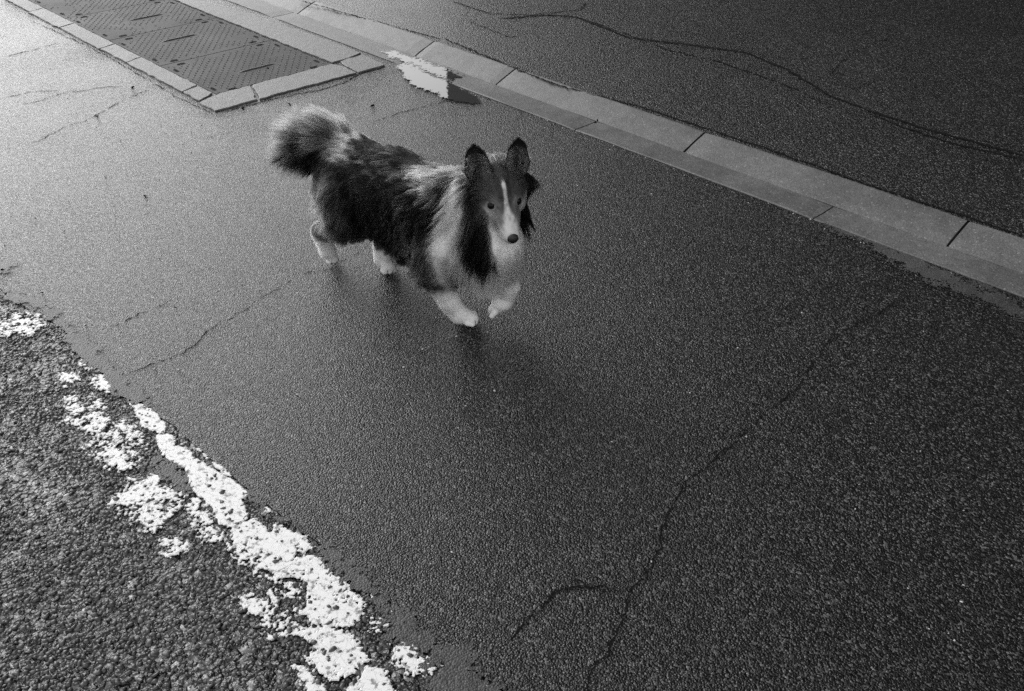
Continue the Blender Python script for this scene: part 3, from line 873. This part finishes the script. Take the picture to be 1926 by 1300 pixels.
# sample on a grid, extract the surface (surface nets)
lo3 = np.array([-.28, -.20, -.01]); hi3 = np.array([.72, .20, .50]); hs = 0.0052
gs = [np.arange(lo3[i], hi3[i], hs) for i in range(3)]
GX, GY, GZ = np.meshgrid(*gs, indexing='ij')
PT = np.stack([GX, GY, GZ], -1)
SD = np.empty(GX.shape)
for i in range(0, PT.shape[0], 24): SD[i:i + 24] = body_sd(PT[i:i + 24])
SD[..., :3] = np.maximum(SD[..., :3], -(PT[..., :3, 2] - 0.0015))
GR = np.stack(np.gradient(SD, hs), -1)
def surf_nets(S):
    ins = S < 0
    c = np.zeros(tuple(n - 1 for n in S.shape), np.int8); acc = np.zeros(c.shape + (3,)); cnt = np.zeros(c.shape)
    nx, ny, nz = c.shape
    def sub(o): return tuple(slice(o[k], o[k] + (nx, ny, nz)[k]) for k in range(3))
    corners = [(i, j, k) for i in (0, 1) for j in (0, 1) for k in (0, 1)]
    for a in corners:
        for ax in range(3):
            if a[ax] == 1: continue
            b_ = list(a); b_[ax] = 1; b_ = tuple(b_)
            sa_, sb = S[sub(a)], S[sub(b_)]
            cr_ = (sa_ < 0) != (sb < 0)
            t = np.where(cr_, sa_ / np.where(cr_, sa_ - sb, 1), 0)
            p = np.zeros(c.shape + (3,)); p[...] = a; p[..., ax] += t
            acc += p * cr_[..., None]; cnt += cr_
    act = cnt > 0
    ids = -np.ones(c.shape, int); ids[act] = np.arange(act.sum())
    base = np.argwhere(act)
    V = (base + acc[act] / cnt[act][:, None]) * hs + lo3
    F = []
    for ax in range(3):
        u, w = [k for k in range(3) if k != ax]
        sl0 = [slice(None)] * 3; sl1 = [slice(None)] * 3
        sl0[ax] = slice(0, -1); sl1[ax] = slice(1, None)
        A_, B_ = ins[tuple(sl0)], ins[tuple(sl1)]
        e = np.argwhere(A_ != B_)
        e = e[(e[:, u] > 0) & (e[:, w] > 0) & (e[:, u] < S.shape[u] - 1) & (e[:, w] < S.shape[w] - 1)]
        flip = A_[tuple(e.T)]
        q = []
        for du, dw in ((-1, -1), (0, -1), (0, 0), (-1, 0)):
            k = e.copy(); k[:, u] += du; k[:, w] += dw
            q.append(ids[tuple(k.T)])
        q = np.stack(q, 1)
        if ax == 1: flip = ~flip
        q[~flip] = q[~flip][:, ::-1]
        F.append(q)
    return V, np.concatenate(F)
BV, BF = surf_nets(SD)
def subdiv(V, F):
    E = np.concatenate([F[:, [k, (k + 1) % 4]] for k in range(4)]); Es = np.sort(E, 1)
    U, inv = np.unique(Es, axis=0, return_inverse=True); inv = inv.ravel()
    nv, nf = len(V), len(F)
    V2 = np.concatenate([V, V[U].mean(1), V[F].mean(1)])
    m = [nv + inv[k * nf:(k + 1) * nf] for k in range(4)]; c = nv + len(U) + np.arange(nf)
    return V2, np.concatenate([np.stack([F[:, k], m[k], c, m[k - 1]], 1) for k in range(4)])
BV, BF = subdiv(BV, BF)
for _ in range(3):                                   # settle vertices on the true surface
    e = 0.0008; d0 = body_sd(BV)
    g = np.stack([body_sd(BV + np.eye(3)[k] * e) - d0 for k in range(3)], -1) / e
    BV = BV - nrm(g) * np.clip(d0, -.003, .003)[:, None]
BV[:, 2] = np.maximum(BV[:, 2], 0.0015)
def sample(F_, P):
    q = (P - lo3) / hs; q = np.clip(q, 0, np.array(SD.shape) - 1.001)
    i = q.astype(int); f = q - i
    i = np.minimum(i, np.array(SD.shape) - 2)
    r = 0
    for a in (0, 1):
        for b_ in (0, 1):
            for c in (0, 1):
                w = (f[:, 0] if a else 1 - f[:, 0]) * (f[:, 1] if b_ else 1 - f[:, 1]) * (f[:, 2] if c else 1 - f[:, 2])
                v_ = F_[i[:, 0] + a, i[:, 1] + b_, i[:, 2] + c]
                r = r + (w[:, None] * v_ if v_.ndim == 2 else w * v_)
    return r

def ss(x, a, b_):
    t = np.clip((x - a) / (b_ - a), 0, 1); return t * t * (3 - 2 * t)
def mix(a, b_, t): return a * (1 - t) + b_ * t

# ---- coat: grey value, length, direction at a point of the skin
def coat(P, Nn):
    tot, gd = body_sd(P, True)
    w = np.exp(-np.clip(gd - gd.min(-1, keepdims=True), 0, 1) / 0.010); w /= w.sum(-1, keepdims=True)
    s, l, z = P[:, 0], P[:, 1], P[:, 2]
    n1 = NZ.n3(P * 38 + 3.3) - .5; n2 = NZ.n3(P * np.array([24, 60, 60]) + 9.1) - .5; n3_ = NZ.n3(P * 14 + 5) - .5
    C = np.zeros((len(P), 9)); Ln = np.zeros((len(P), 9)); D = np.zeros((len(P), 9, 3)); LF = np.zeros((len(P), 9))
    lc = l - 0.0
    # torso: black mantle with grey strands over croup and withers, grey under belly and breeches
    top = ss(z, .345, .392)
    c = np.full(len(P), .003)
    c = mix(c, .003 + .04 * np.clip(n2 * 6 - 1.0, 0, 1), top)
    c = mix(c, .26 + .30 * np.clip(n2 * 2.5, -.35, 1), ss(s, .14, .04) * ss(z, .36, .395) * np.clip(.35 + n3_ * 4 + n2 * 3, 0, 1))
    wi = ss(s, .32, .37) * ss(s, .46, .42) * ss(z, .350, .385)
    c = mix(c, .20 + .30 * np.clip(n2 * 2.5, -.3, 1), wi * np.clip(.35 + n3_ * 4 + n2 * 3, 0, 1))
    under = ss(z, .245 - .10 * s, .185 - .10 * s)
    c = mix(c, .05, under * ss(s, .36, .28)); c = mix(c, .12, ss(s, .13, .04) * ss(z, .285, .24))
    c = mix(c, .13, ss(s, .05, -.01) * ss(z, .33, .29))
    C[:, TOR] = c
    Ln[:, TOR] = mix(.034, .052, ss(z, .32, .2)) + .034 * ss(s, .06, -.05)
    side = np.sign(l)
    D[:, TOR] = np.stack([-.75 - .0 * s, .12 * side + .35 * n1, -.30 - .75 * ss(z, .38, .28)], -1)
    LF[:, TOR] = .22
    # neck and ruff
    H = d2h(P); hx, hy, hz = H[:, 0], H[:, 1], H[:, 2]; ay = np.abs(hy)
    side_r = ss(-l + .04, .045, .10)      # its right flank
    side_l = ss(l - .04, .05, .11)
    c = np.full(len(P), .30)
    phi = np.degrees(np.arctan2(l - .045, s - .47)) + 2 + 22 * n3_ + 14 * n1
    aph = np.abs(phi)
    colr = np.where(phi < 0, ss(-phi, 42, 50) * ss(-phi, 88, 80), ss(phi, 58, 66) * ss(phi, 100, 92))
    c = mix(.006 + .20 * np.clip(n2 * 5 - .8, 0, 1) * ss(z, .33, .37), .93, colr)
    c = mix(c, .10 + .25 * np.clip(n2 * 2.5, 0, 1), ss(z, .385, .41) * np.maximum(ss(s, .46, .42), ss(l, .01, .04)))
    C[:, NECK] = c
    Ln[:, NECK] = .072
    D[:, NECK] = np.stack([-.55 + 0 * s, .30 * np.sign(l - .04), -.80 + 0 * s], -1)
    LF[:, NECK] = .34
    c = mix(.004, .93, colr); c = mix(c, .93, ss(s, .466, .486) * ss(z, .25, .21))
    C[:, CHEST] = c
    Ln[:, CHEST] = .062
    D[:, CHEST] = np.stack([-.08 - .4 * ss(s, .5, .44), .12 * np.sign(l - .035), -1.0 + 0 * s], -1)
    LF[:, CHEST] = .22
    # legs
    C[:, FR] = mix(.88, mix(.07, .85, ss(s, .466, .482)), ss(z, .105, .14)) ; C[:, FL] = .88
    C[:, HIR] = mix(.82, .10, ss(z + .35 * (s + .05), .085, .12)); C[:, HIR] = mix(C[:, HIR], .75, ss(s, -.072, -.090) * ss(z, .2, .14) * ss(z, .08, .1))
    C[:, HIL] = mix(.82, .07, ss(z, .055, .080) * ss(s, .035, .055)); C[:, HIL] = mix(C[:, HIL], .07, ss(z, .11, .14))
    for g in (FR, FL, HIR, HIL):
        up = ss(z, .10, .2)
        Ln[:, g] = mix(.015, .040, up) * mix(.28, 1, ss(z, .018, .045)); LF[:, g] = .20
        D[:, g] = np.stack([-.25 * (1 + up), .1 * side, -1 + 0 * s], -1)
    Ln[:, HIR] = mix(Ln[:, HIR], .062, ss(z, .15, .21)); Ln[:, HIL] = mix(Ln[:, HIL], .048, ss(z, .17, .23))
    C[:, HIR] = mix(C[:, HIR], mix(.05, .17, ss(s, .07, -.02)), ss(z, .15, .19)); 
    # feathering behind the upper foreleg
    Ln[:, FR] += .020 * ss(z, .11, .15) * ss(Nn[:, 0], .2, -.5); Ln[:, FL] += .015 * ss(z, .11, .15) * ss(Nn[:, 0], .2, -.5)
    # tail plume
    out = ss(s, -.06, -.20)
    c = mix(.008, .06, ss(-s * .9 + (z - .38) * 2.6, .02, .17))
    c = mix(c, .10, ss(-s + (z - .38) * 1.6, .12, .22) * np.clip(.75 + 1.6 * n2, 0, 1))
    c = mix(c, .13, ss(z, .375, .41) * ss(s, -.18, -.06) * np.clip(.7 + 1.2 * n2, 0, 1))
    C[:, TAIL] = c + .05 * n2
    Ln[:, TAIL] = mix(.075, .090, ss(s, -.02, -.12))
    D[:, TAIL] = np.stack([-.75 - .0 * s, -.24 + .7 * n1 + .30 * Nn[:, 1], .02 + .42 * Nn[:, 2] - .50 * ss(z, .40, .35)], -1)
    LF[:, TAIL] = .34
    # head
    c = np.full(len(P), .075)
    c = mix(c, .17, ss(hx, .020, .05) * ss(hz, .02, -.01))                   # bridge
    c = mix(c, .34, np.exp(-(((ay - .022) / .010) ** 2 + ((hz - .021) / .009) ** 2)) * (hx > .02) * .8)   # brow spots
    ck = np.exp(-(((hx - .046) / .024) ** 2 + ((hz + .018) / .016) ** 2)) * ss(ay, .012, .022)
    c = mix(c, .55, np.clip(ck * 1.3, 0, 1))                                 # cheek under the eye
    c = mix(c, .06, ss(hx, .035, .010) * ss(ay, .034, .048))
    c = mix(c, .010, ss(hx, .016, -.014) * ss(ay, .038, .054))                # black sides of the head
    c = mix(c, .012, np.exp(-(((hx - .062) / .014) ** 2 + ((ay - .018) / .006) ** 2 + ((hz + .002) / .010) ** 2)) * .65)
    c = mix(c, .020, np.exp(-(((hx - .030) / .020) ** 2 + ((ay - .009) / .004) ** 2)) * (hz > .02) * .6)
    muz = ss(hx, .064, .088)
    c = mix(c, mix(.17, .66, ss(hx, .080, .112)), muz)
    c = mix(c, .45, muz * ss(hz, -.034, -.046))
    c = mix(c, .20, ss(hx, .062, .075) * ss(hx, .105, .082) * ss(ay, .014, .022) * .7)
    hw = mix(.0030, .0110, ss(hx, .056, .098)); hw = mix(.0036, hw, ss(hx, .02, .05))
    hw = np.where(hx < .034, .0034 * ss(hx, .024, .040), hw)
    blz = ss(ay + .003 * n1, hw * 1.6 + .0005, hw * .55) * ss(hz, -.025, -.01)
    c = mix(c, .90, blz)
    c = mix(c, .009, ss(ay, .036, .046) * ss(hz, -.016, -.032) * ss(hx, .050, .030))
    c = mix(c, .60, ss(hz, -.036, -.052) * ss(hx, .0, .03) * ss(ay, .032, .024))                  # throat and lower jaw
    stk = NZ.n3(H * np.array([34., 190., 190.]) + 7.7)
    c = c * (.55 + .9 * stk)
    C[:, HEAD] = c
    hl = mix(.0100, .020, ss(hx, .06, .0)) + .010 * ss(ay, .024, .036) * ss(hx, .05, .03)
    chk = ss(hx, .012, -.016) * ss(ay, .034, .050)
    hl = mix(hl, .105, chk * ss(hz, .035, -.01))
    hl = mix(hl, .022, ss(hx, -.02, -.04) * (1 - chk))
    hl = mix(hl, .030, ss(hz, -.040, -.055) * ss(hx, .05, .0))
    Ln[:, HEAD] = hl
    hd = np.stack([-1 + 0 * hx, (.35 + .75 * chk) * np.sign(hy) * ss(ay, .0, .03), -.15 - 1.0 * ss(ay, .02, .045) * ss(hx, .03, -.01)], -1) @ HR.T
    hd[:, 2] -= .7 * chk
    D[:, HEAD] = hd
    LF[:, HEAD] = mix(.16, .40, chk)
    col = (C * w).sum(-1); ln = (Ln * w).sum(-1); lift = (LF * w).sum(-1)
    dr = nrm((nrm(D) * w[..., None]).sum(1))
    # bib: everything in front of and under the throat is white
    rf = (w[:, NECK] + w[:, CHEST] + w[:, TOR] * ss(s, .42, .45) + w[:, HEAD] * ss(hz, -.02, -.045) * ss(hx, .03, .01))
    pr = phi - 5
    bib = ss(np.abs(pr), 29, 23) * rf * ss(z, .40, .37) * ss(s, .47, .49)
    col = mix(col, .93, bib)
    hiw = 36 + 24 * ss(z, .26, .35)
    cur = ss(np.abs(pr), 23, 29) * ss(np.abs(pr) - hiw, 6, -3) * rf * ss(z, .240, .275)
    col = mix(col, .006, cur); ln = mix(ln, .078, cur)
    lat = np.stack([np.cos(np.radians(phi)) * .12, np.sin(np.radians(phi)) * .30, -1 + 0 * s], -1)
    dr = nrm(mix(dr, lat, (cur * .85)[:, None]))
    # black curtain falling from the cheek and behind the collar
    for e in EYES:
        de = np.linalg.norm(P - e, axis=-1)
        rim = ss(de, .0185, .0155)
        col = mix(col, .36, rim * .6)
        ln = np.where(de < .0135, .0018, ln); ln = np.where((de >= .0135) & (de < .019), np.minimum(ln, .004), ln)
    nd = np.linalg.norm(P - h2d((.133, 0, -.025)), axis=-1)
    ln = np.where(nd < .016, .002, ln)
    col = col * (1 + np.where(col > .5, .06, .25) * n1)
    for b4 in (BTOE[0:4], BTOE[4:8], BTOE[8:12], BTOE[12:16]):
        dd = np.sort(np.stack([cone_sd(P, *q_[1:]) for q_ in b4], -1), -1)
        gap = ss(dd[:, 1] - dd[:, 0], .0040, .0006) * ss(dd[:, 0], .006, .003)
        col = col * (1 - .85 * gap); ln = np.where(dd[:, 0] < .005, np.minimum(ln, .004), ln)  # shade between neighbouring toes, darkened straight into the coat colour
    return np.clip(col, .002, .94), ln, dr, lift, w

def fn(V, F):
    n = np.cross(V[F[:, 2]] - V[F[:, 0]], V[F[:, 3]] - V[F[:, 1]]) if F.shape[1] == 4 else np.cross(V[F[:, 1]] - V[F[:, 0]], V[F[:, 2]] - V[F[:, 0]])
    return n
fnv = fn(BV, BF)
vn = np.zeros_like(BV)
for k in range(4): np.add.at(vn, BF[:, k], fnv)
vn = nrm(vn)
dirn = np.sign((vn * nrm(sample(GR, BV))).sum(-1).mean())
if dirn < 0: BF = BF[:, ::-1]; vn = -vn
vn = nrm(sample(GR, BV))

def attr_mat(name, rough, hair=False, gain=1.0):
    m = bpy.data.materials.new(name); m.use_nodes = True; nt = m.node_tree
    at = N(nt, 'ShaderNodeAttribute'); at.attribute_name = 'col'
    if hair:
        nt.nodes.remove(nt.nodes['Principled BSDF'])
        hb = N(nt, 'ShaderNodeBsdfHairPrincipled'); hb.parametrization = 'COLOR'
        L(nt, at.outputs['Color'], hb.inputs['Color'])
        hb.inputs['Roughness'].default_value = 0.55; hb.inputs['Radial Roughness'].default_value = 0.5
        hb.inputs['Random Roughness'].default_value = 0.1; hb.inputs['IOR'].default_value = 1.16
        L(nt, hb.outputs[0], nt.nodes['Material Output'].inputs[0])
    else:
        b_ = nt.nodes['Principled BSDF']; L(nt, at.outputs['Color'], b_.inputs['Base Color'])
        b_.inputs['Roughness'].default_value = rough; b_.inputs['Specular IOR Level'].default_value = 0.2
    return m
M_SKIN = attr_mat('dog_skin', 0.8)
M_HAIR = attr_mat('dog_hair', 0.5, True)
m, nt, b = newmat('wet_black'); M_NOSE = m
b.inputs['Base Color'].default_value = grey(0.012); b.inputs['Roughness'].default_value = 0.32
vv_ = voro(nt, obj_vec(nt), 1400); bp = N(nt, 'ShaderNodeBump'); bp.inputs['Distance'].default_value = 0.0003
L(nt, vv_.outputs['Distance'], bp.inputs['Height']); L(nt, bp.outputs[0], b.inputs['Normal'])
m, nt, b = newmat('dog_eye'); M_EYE = m
b.inputs['Base Color'].default_value = grey(0.004); b.inputs['Roughness'].default_value = 0.03; b.inputs['Specular IOR Level'].default_value = 0.22
m, nt, b = newmat('claw_horn'); M_CLAW = m
b.inputs['Base Color'].default_value = grey(0.05); b.inputs['Roughness'].default_value = 0.35
m, nt, b = newmat('eyelid_skin'); M_LID = m
b.inputs['Specular IOR Level'].default_value = 0.1
b.inputs['Base Color'].default_value = grey(0.010); b.inputs['Roughness'].default_value = 0.5

dog_at = tuple(D2W(np.array([.25, 0, 0])))
dog = empty('dog', dog_at)
prop(dog, 'long-haired sheepdog with white collar and blaze, walking on wet asphalt with one forepaw lifted', 'dog')
def set_col(me, col):
    at = me.attributes.new('col', 'FLOAT_COLOR', 'POINT')
    a = np.ones((len(col), 4), np.float32); a[:, :3] = col[:, None]; at.data.foreach_set('color', a.ravel())
def dchild(o): return world_child(o, dog)
bc, bl, bd, blf, bw_ = coat(BV, vn)
body = mesh_np('body', D2W(BV), BF, M_SKIN, None, True); set_col(body.data, bc * mix(.9, .62, bw_[:, HEAD])); dchild(body)

# ears: cupped leaves with thickness
def ear_geo(sgn, lean, turn):
    nu, nv = 15, 17; V = []; Nn = []; cc_ = []
    bx = np.array([-.012, sgn * .036, .024])
    up = nrm(np.array([-.36, sgn * lean, 1.0])); fw = nrm(np.array([1.0, sgn * turn, .10])); fw = nrm(fw - up * (fw @ up)); sd_ = np.cross(up, fw)
    for side in (0, 1):
        for j in range(nv):
            t = j / (nv - 1)
            wd = .0300 * (1 - t ** 5) ** .5 * (1.10 - .36 * t) * (.72 + .28 * min(1, t / .3)) + .0008
            hh = .092 * t
            tip = .010 * max(0, t - .72) / .28           # tip leans forward a little
            for i in range(nu):
                u = -1 + 2 * i / (nu - 1)
                cup = .019 * (abs(u) ** 1.7) * (1 - .65 * t) * (wd / .02)
                th = (-.0045 if side else 0.0) * (1 - abs(u) ** 3) * (1 - .7 * t)
                p = bx + sd_ * u * wd + up * (hh - .006 * u * u * t) + fw * (cup - .010 * (1 - t) + tip ** 1.0 * .8 + th)
                V.append(p); cc_.append((u, t, side))
    F = []
    for side in (0, 1):
        o_ = side * nu * nv
        for j in range(nv - 1):
            for i in range(nu - 1):
                q = [o_ + j * nu + i, o_ + j * nu + i + 1, o_ + (j + 1) * nu + i + 1, o_ + (j + 1) * nu + i]
                F.append(q if not side else q[::-1])
    rim = [j * nu for j in range(nv)] + [(nv - 1) * nu + i for i in range(1, nu)] + [j * nu + nu - 1 for j in range(nv - 2, -1, -1)]
    for a, b_ in zip(rim[:-1], rim[1:]): F.append([a, b_, b_ + nu * nv, a + nu * nv])
    return h2d(np.array(V)), np.array(F), np.array(cc_), HR @ up, HR @ fw, HR @ sd_
HAIR = []   # (points[n,k,3], radius, colour[n], part)
def curves_from(P, Nn, ln, dr, lift, K=8, grav=.35, wav=.25, stick=True, seed=1, clump=None, cl_amt=.6, nscale=26):
    r_ = np.random.default_rng(seed); n = len(P)
    out = np.empty((n, K, 3)); out[:, 0] = P - Nn * .0015
    d = nrm(Nn * lift[:, None] * 1.5 + dr * (1 - lift[:, None]) + r_.normal(0, .10, (n, 3)))
    p = out[:, 0].copy(); ph = r_.random(3) * 20
    for k in range(1, K):
        t = k / (K - 1)
        fl = dr.copy()
        fl[:, 2] -= grav * t
        wv = np.stack([NZ.n3(p * nscale + ph[q] + 11 * q) - .5 for q in range(3)], -1) * wav * 2.4
        wv += np.stack([NZ.n3(p * nscale * 3 + ph[q] + 5 * q) - .5 for q in range(3)], -1) * wav * 1.1
        d = nrm(d + (fl + wv) * (.42))
        if stick:
            g = nrm(sample(GR, p)); sd_ = sample(SD, p)
            want = lift * ln * .42 * t + .0008
            into = (d * g).sum(-1)
            d = d - g * (np.minimum(into, 0) * ss(sd_, .012, .0))[:, None]
            d = nrm(d + g * np.clip((want - sd_) / .012, 0, .8)[:, None])
        p = p + d * (ln / (K - 1))[:, None]
        p[:, 2] = np.maximum(p[:, 2], .003)
        out[:, k] = p
    if clump is not None:
        m_ = max(1, n // clump); gi = r_.choice(n, m_, replace=False)
        kd_ = KDTree(m_)
        for i, q in enumerate(gi): kd_.insert(P[q], i)
        kd_.balance()
        near = np.array([kd_.find(q)[1] for q in P]); gd_ = out[gi[near]]
        tt = np.linspace(0, 1, K)[None, :, None]
        amt = (r_.uniform(.35, 1.0, n) * cl_amt)[:, None, None]
        out = out + (gd_ - out) * (tt ** 1.4) * amt
        gc_ = r_.uniform(.7, 1.3, m_)[near]
    else: gc_ = np.ones(n)
    return out, gc_

def scatter(V, F, n, seed, dens=None):
    r_ = np.random.default_rng(seed)
    T = np.concatenate([F[:, [0, 1, 2]], F[:, [0, 2, 3]]]) if F.shape[1] == 4 else F
    ar = np.linalg.norm(np.cross(V[T[:, 1]] - V[T[:, 0]], V[T[:, 2]] - V[T[:, 0]]), axis=1)
    if dens is not None: ar = ar * dens[T].mean(1)
    i = r_.choice(len(T), n, p=ar / ar.sum()); u = r_.random((n, 2)); fl = u.sum(1) > 1; u[fl] = 1 - u[fl]
    A = V[T[i, 0]]; return A + (V[T[i, 1]] - A) * u[:, :1] + (V[T[i, 2]] - A) * u[:, 1:], T[i]
NH = 150000
dens = 1.0 + 2.2 * ss(bl, .02, .004) + .9 * bw_[:, HEAD] + .5 * (bw_[:, NECK] + bw_[:, TAIL])
HP, _ = scatter(BV, BF, NH, 11, dens)
hn = nrm(sample(GR, HP))
hc, hl_, hd_, hlf, hw_ = coat(HP, hn)
grp = hw_.argmax(-1)
hl_ = hl_ * np.where(hl_ > .06, rng.uniform(.45, 1.25, NH), rng.uniform(.65, 1.15, NH))
long_ = hl_ > .018
hcol = np.where((hc > .5) & (grp != HEAD), hc * rng.uniform(.9, 1.04, NH), hc * rng.uniform(.6, 1.25, NH))
fly = rng.random(NH)
def add_hair(mask, name, **kw):
    P, cg = curves_from(HP[mask], hn[mask], hl_[mask], hd_[mask], hlf[mask], **kw)
    rad = np.where(hl_[mask] > .018, .00042, .00030)
    HAIR.append((name, P, rad, np.clip(hcol[mask] * np.where(hcol[mask] > .5, 1 + (cg - 1) * .15, cg), .002, .94)))
add_hair(long_ & np.isin(grp, [TOR, HIR, HIL, FR, FL]), 'coat', K=9, clump=90, cl_amt=.85, wav=.45, nscale=15)
add_hair(long_ & np.isin(grp, [NECK, CHEST, HEAD]), 'ruff', K=11, clump=55, cl_amt=.85, wav=.50, grav=.6, nscale=20)
add_hair(long_ & (grp == TAIL), 'tail_hair', K=10, clump=60, cl_amt=.65, wav=.45, grav=.25)
add_hair(~long_, 'short_hair', K=5, clump=None, wav=.15, grav=.1)

for sgn, lean, turn in ((-1, .16, .30), (1, .16, .10)):
    EV, EF, ec, eu, ef, es = ear_geo(sgn, lean, turn)
    o = mesh_np('ear', D2W(EV), EF, M_SKIN, None, True); u, t, sd_ = ec.T
    ecol = np.where(sd_ == 0, mix(.05, .012, ss(t, .55, .8)), .02); ecol = np.where(np.abs(u) > .8, .02, ecol)
    set_col(o.data, ecol * .8); dchild(o)
    nh = 5200
    P, T = scatter(EV, EF[:2 * 14 * 16], nh, 20 + sgn)
    uu = u[T].mean(1); tt = t[T].mean(1); inner = sd_[T].mean(1) < .5
    nn = np.where(inner[:, None], ef, -ef) + es * (uu * .5)[:, None] * np.where(inner, -1, 1)[:, None]
    nn = nrm(nn)
    # inside the cup pale fringes spring from the rims and sweep across; the tips are black
    d = nrm(eu * .9 + es * (np.sign(uu) * .25)[:, None] + rng.normal(0, .08, (nh, 3)))
    ln = np.where(inner, mix(.016, .007, ss(tt, .3, .8)), .008) * rng.uniform(.7, 1.2, nh)
    cl = np.where(inner, mix(.10, .012, ss(tt, .50, .72)), .015) * rng.uniform(.5, 1.5, nh)
    edge = inner & (np.abs(uu) > .35) & (tt < .68) & (rng.random(nh) < .5)
    ln = np.where(edge, .032 * rng.uniform(.6, 1.1, nh), ln)
    cl = np.where(edge, .80 * rng.uniform(.5, 1.3, nh), cl)
    d = np.where(edge[:, None], nrm(-es * np.sign(uu)[:, None] * .45 + eu * .30 + ef * .5 + np.array([0, 0, .2])), d)
    base = (tt < .35) & ~edge
    ln = np.where(base, .024, ln)
    Pp, cg = curves_from(P, nn, ln, d, np.full(nh, .22), K=6, grav=.15, wav=.35, stick=False, seed=40 + sgn, clump=18, cl_amt=.6)
    HAIR.append(('ear_hair', Pp, np.full(nh, .00030), np.clip(cl * cg, .003, .8)))

def hair_obj(name, P, rad, col):
    n, K = P.shape[:2]
    cu = bpy.data.hair_curves.new(name)
    cu.add_curves([K] * n)
    pos = D2W(P.reshape(-1, 3)).astype(np.float32)
    cu.attributes['position'].data.foreach_set('vector', pos.ravel()) if 'position' in cu.attributes else cu.points.foreach_set('position', pos.ravel())
    ra = cu.attributes.get('radius') or cu.attributes.new('radius', 'FLOAT', 'POINT')
    tp = np.clip(1.05 - np.linspace(0, 1, K) ** 2.2, .12, 1)
    ra.data.foreach_set('value', (rad[:, None] * tp[None]).astype(np.float32).ravel())
    at = cu.attributes.new('col', 'FLOAT_COLOR', 'CURVE')
    a = np.ones((n, 4), np.float32); a[:, :3] = col[:, None]; at.data.foreach_set('color', a.ravel())
    cu.materials.append(M_HAIR)
    o = bpy.data.objects.new(name, cu); SC.collection.objects.link(o)
    return dchild(o)
for name, P, rad, col in HAIR: hair_obj(name, P, rad, col)

# eyes, nose, claws
def sg_(e): return 1 if d2h(e)[1] > 0 else -1
def ball(name, c, r, mat, axes=None, scale=(1, 1, 1), nu=20, nv=12):
    V = []; F = []
    A = np.eye(3) if axes is None else axes
    for j in range(nv + 1):
        ph = math.pi * j / nv
        for i in range(nu):
            th = 2 * math.pi * i / nu
            q = np.array([math.cos(ph) * scale[0], math.sin(ph) * math.cos(th) * scale[1], math.sin(ph) * math.sin(th) * scale[2]]) * r
            V.append(np.asarray(c) + A @ q)
    for j in range(nv):
        for i in range(nu): F.append([j * nu + i, j * nu + (i + 1) % nu, (j + 1) * nu + (i + 1) % nu, (j + 1) * nu + i])
    o = mesh_np(name, D2W(np.array(V)), np.array(F), mat, None, True); return dchild(o)
for e in EYES:
    eye = ball('eye', e + HR @ np.array([.0016, sg_(e) * .0008, 0]), .0108, M_EYE)
    sg = 1 if (d2h(e)[1] > 0) else -1
    # lids: two shells over the ball leaving an almond opening
    ax = nrm(np.array([.84, sg * .40, .40])); sy = nrm(np.cross(np.array([0, 0, 1.0]), ax)); sz = np.cross(ax, sy)
    ec_ = e + HR @ np.array([.0016, sg * .0008, 0])
    for up_ in (1, 0):
        V = []; F = []; na_, ne_ = 26, 8
        for i in range(na_ + 1):
            az = math.radians(-85 + 170 * i / na_); q_ = math.cos(max(-1, min(1, math.degrees(az) / 66)) * math.pi / 2)
            lim = math.radians(33 * q_ + 1) if up_ else math.radians(-27 * q_ - 1)
            end = math.radians(85 if up_ else -85)
            for k in range(ne_ + 1):
                el = lim + (end - lim) * (k / ne_) ** 1.3
                r_ = .0116 if k else .0107
                V.append(ec_ + HR @ ((ax * math.cos(az) * math.cos(el) + sy * math.sin(az) * math.cos(el) + sz * math.sin(el)) * r_))
        for i in range(na_):
            for k in range(ne_):
                a_ = i * (ne_ + 1) + k; F.append([a_, a_ + 1, a_ + ne_ + 2, a_ + ne_ + 1])
        lid = mesh_np('eyelid', D2W(np.array(V)), np.array(F), M_SKIN, None, True); dchild(lid)
        set_col(lid.data, np.tile(np.array([.006, .006, .02, .06] + [.16] * (ne_ - 3)), na_ + 1))
# nose leather
nose = ball('nose', h2d((.1285, 0, -.0250)), .0148, M_NOSE, HR, (.80, .98, .95), 28, 18)
for sg in (1, -1):
    nb = ball('nostril', h2d((.1375, sg * .0058, -.0245)), .0030, M_CRACK, HR, (.7, 1.0, .75), 12, 8)
for q, dd in zip(TOE, [(.75, .62, -.5)] * 4 + [(.95, -.1, -.5)] * 4 + [(.95, .1, -.5)] * 4 + [(-.3, -.2, -1)] * 4):
    d = nrm(np.array(dd, float)); V = []; F = []
    s1 = nrm(np.cross(d, [0, 0, 1.0]) if abs(d[2]) < .9 else np.cross(d, [1.0, 0, 0])); s2 = np.cross(s1, d)
    for k, (dst, rr) in enumerate(((.003, .0022), (.007, .0018), (.0105, .0010))):
        for i in range(6):
            th = math.pi * i / 3; V.append(q + d * dst + np.array([0, 0, .002 - .0015 * k]) + (s1 * math.cos(th) + s2 * math.sin(th)) * rr)
    V.append(q + d * .0125 + np.array([0, 0, -.001]))
    V = np.array(V); V[:, 2] = np.maximum(V[:, 2], .0012)
    for k in range(2):
        for i in range(6): F.append([k * 6 + i, k * 6 + (i + 1) % 6, (k + 1) * 6 + (i + 1) % 6, (k + 1) * 6 + i])
    for i in range(6): F.append([12 + i, 12 + (i + 1) % 6, 18])
    dchild(mesh_np('claw', D2W(V), F, M_CLAW, None, True))
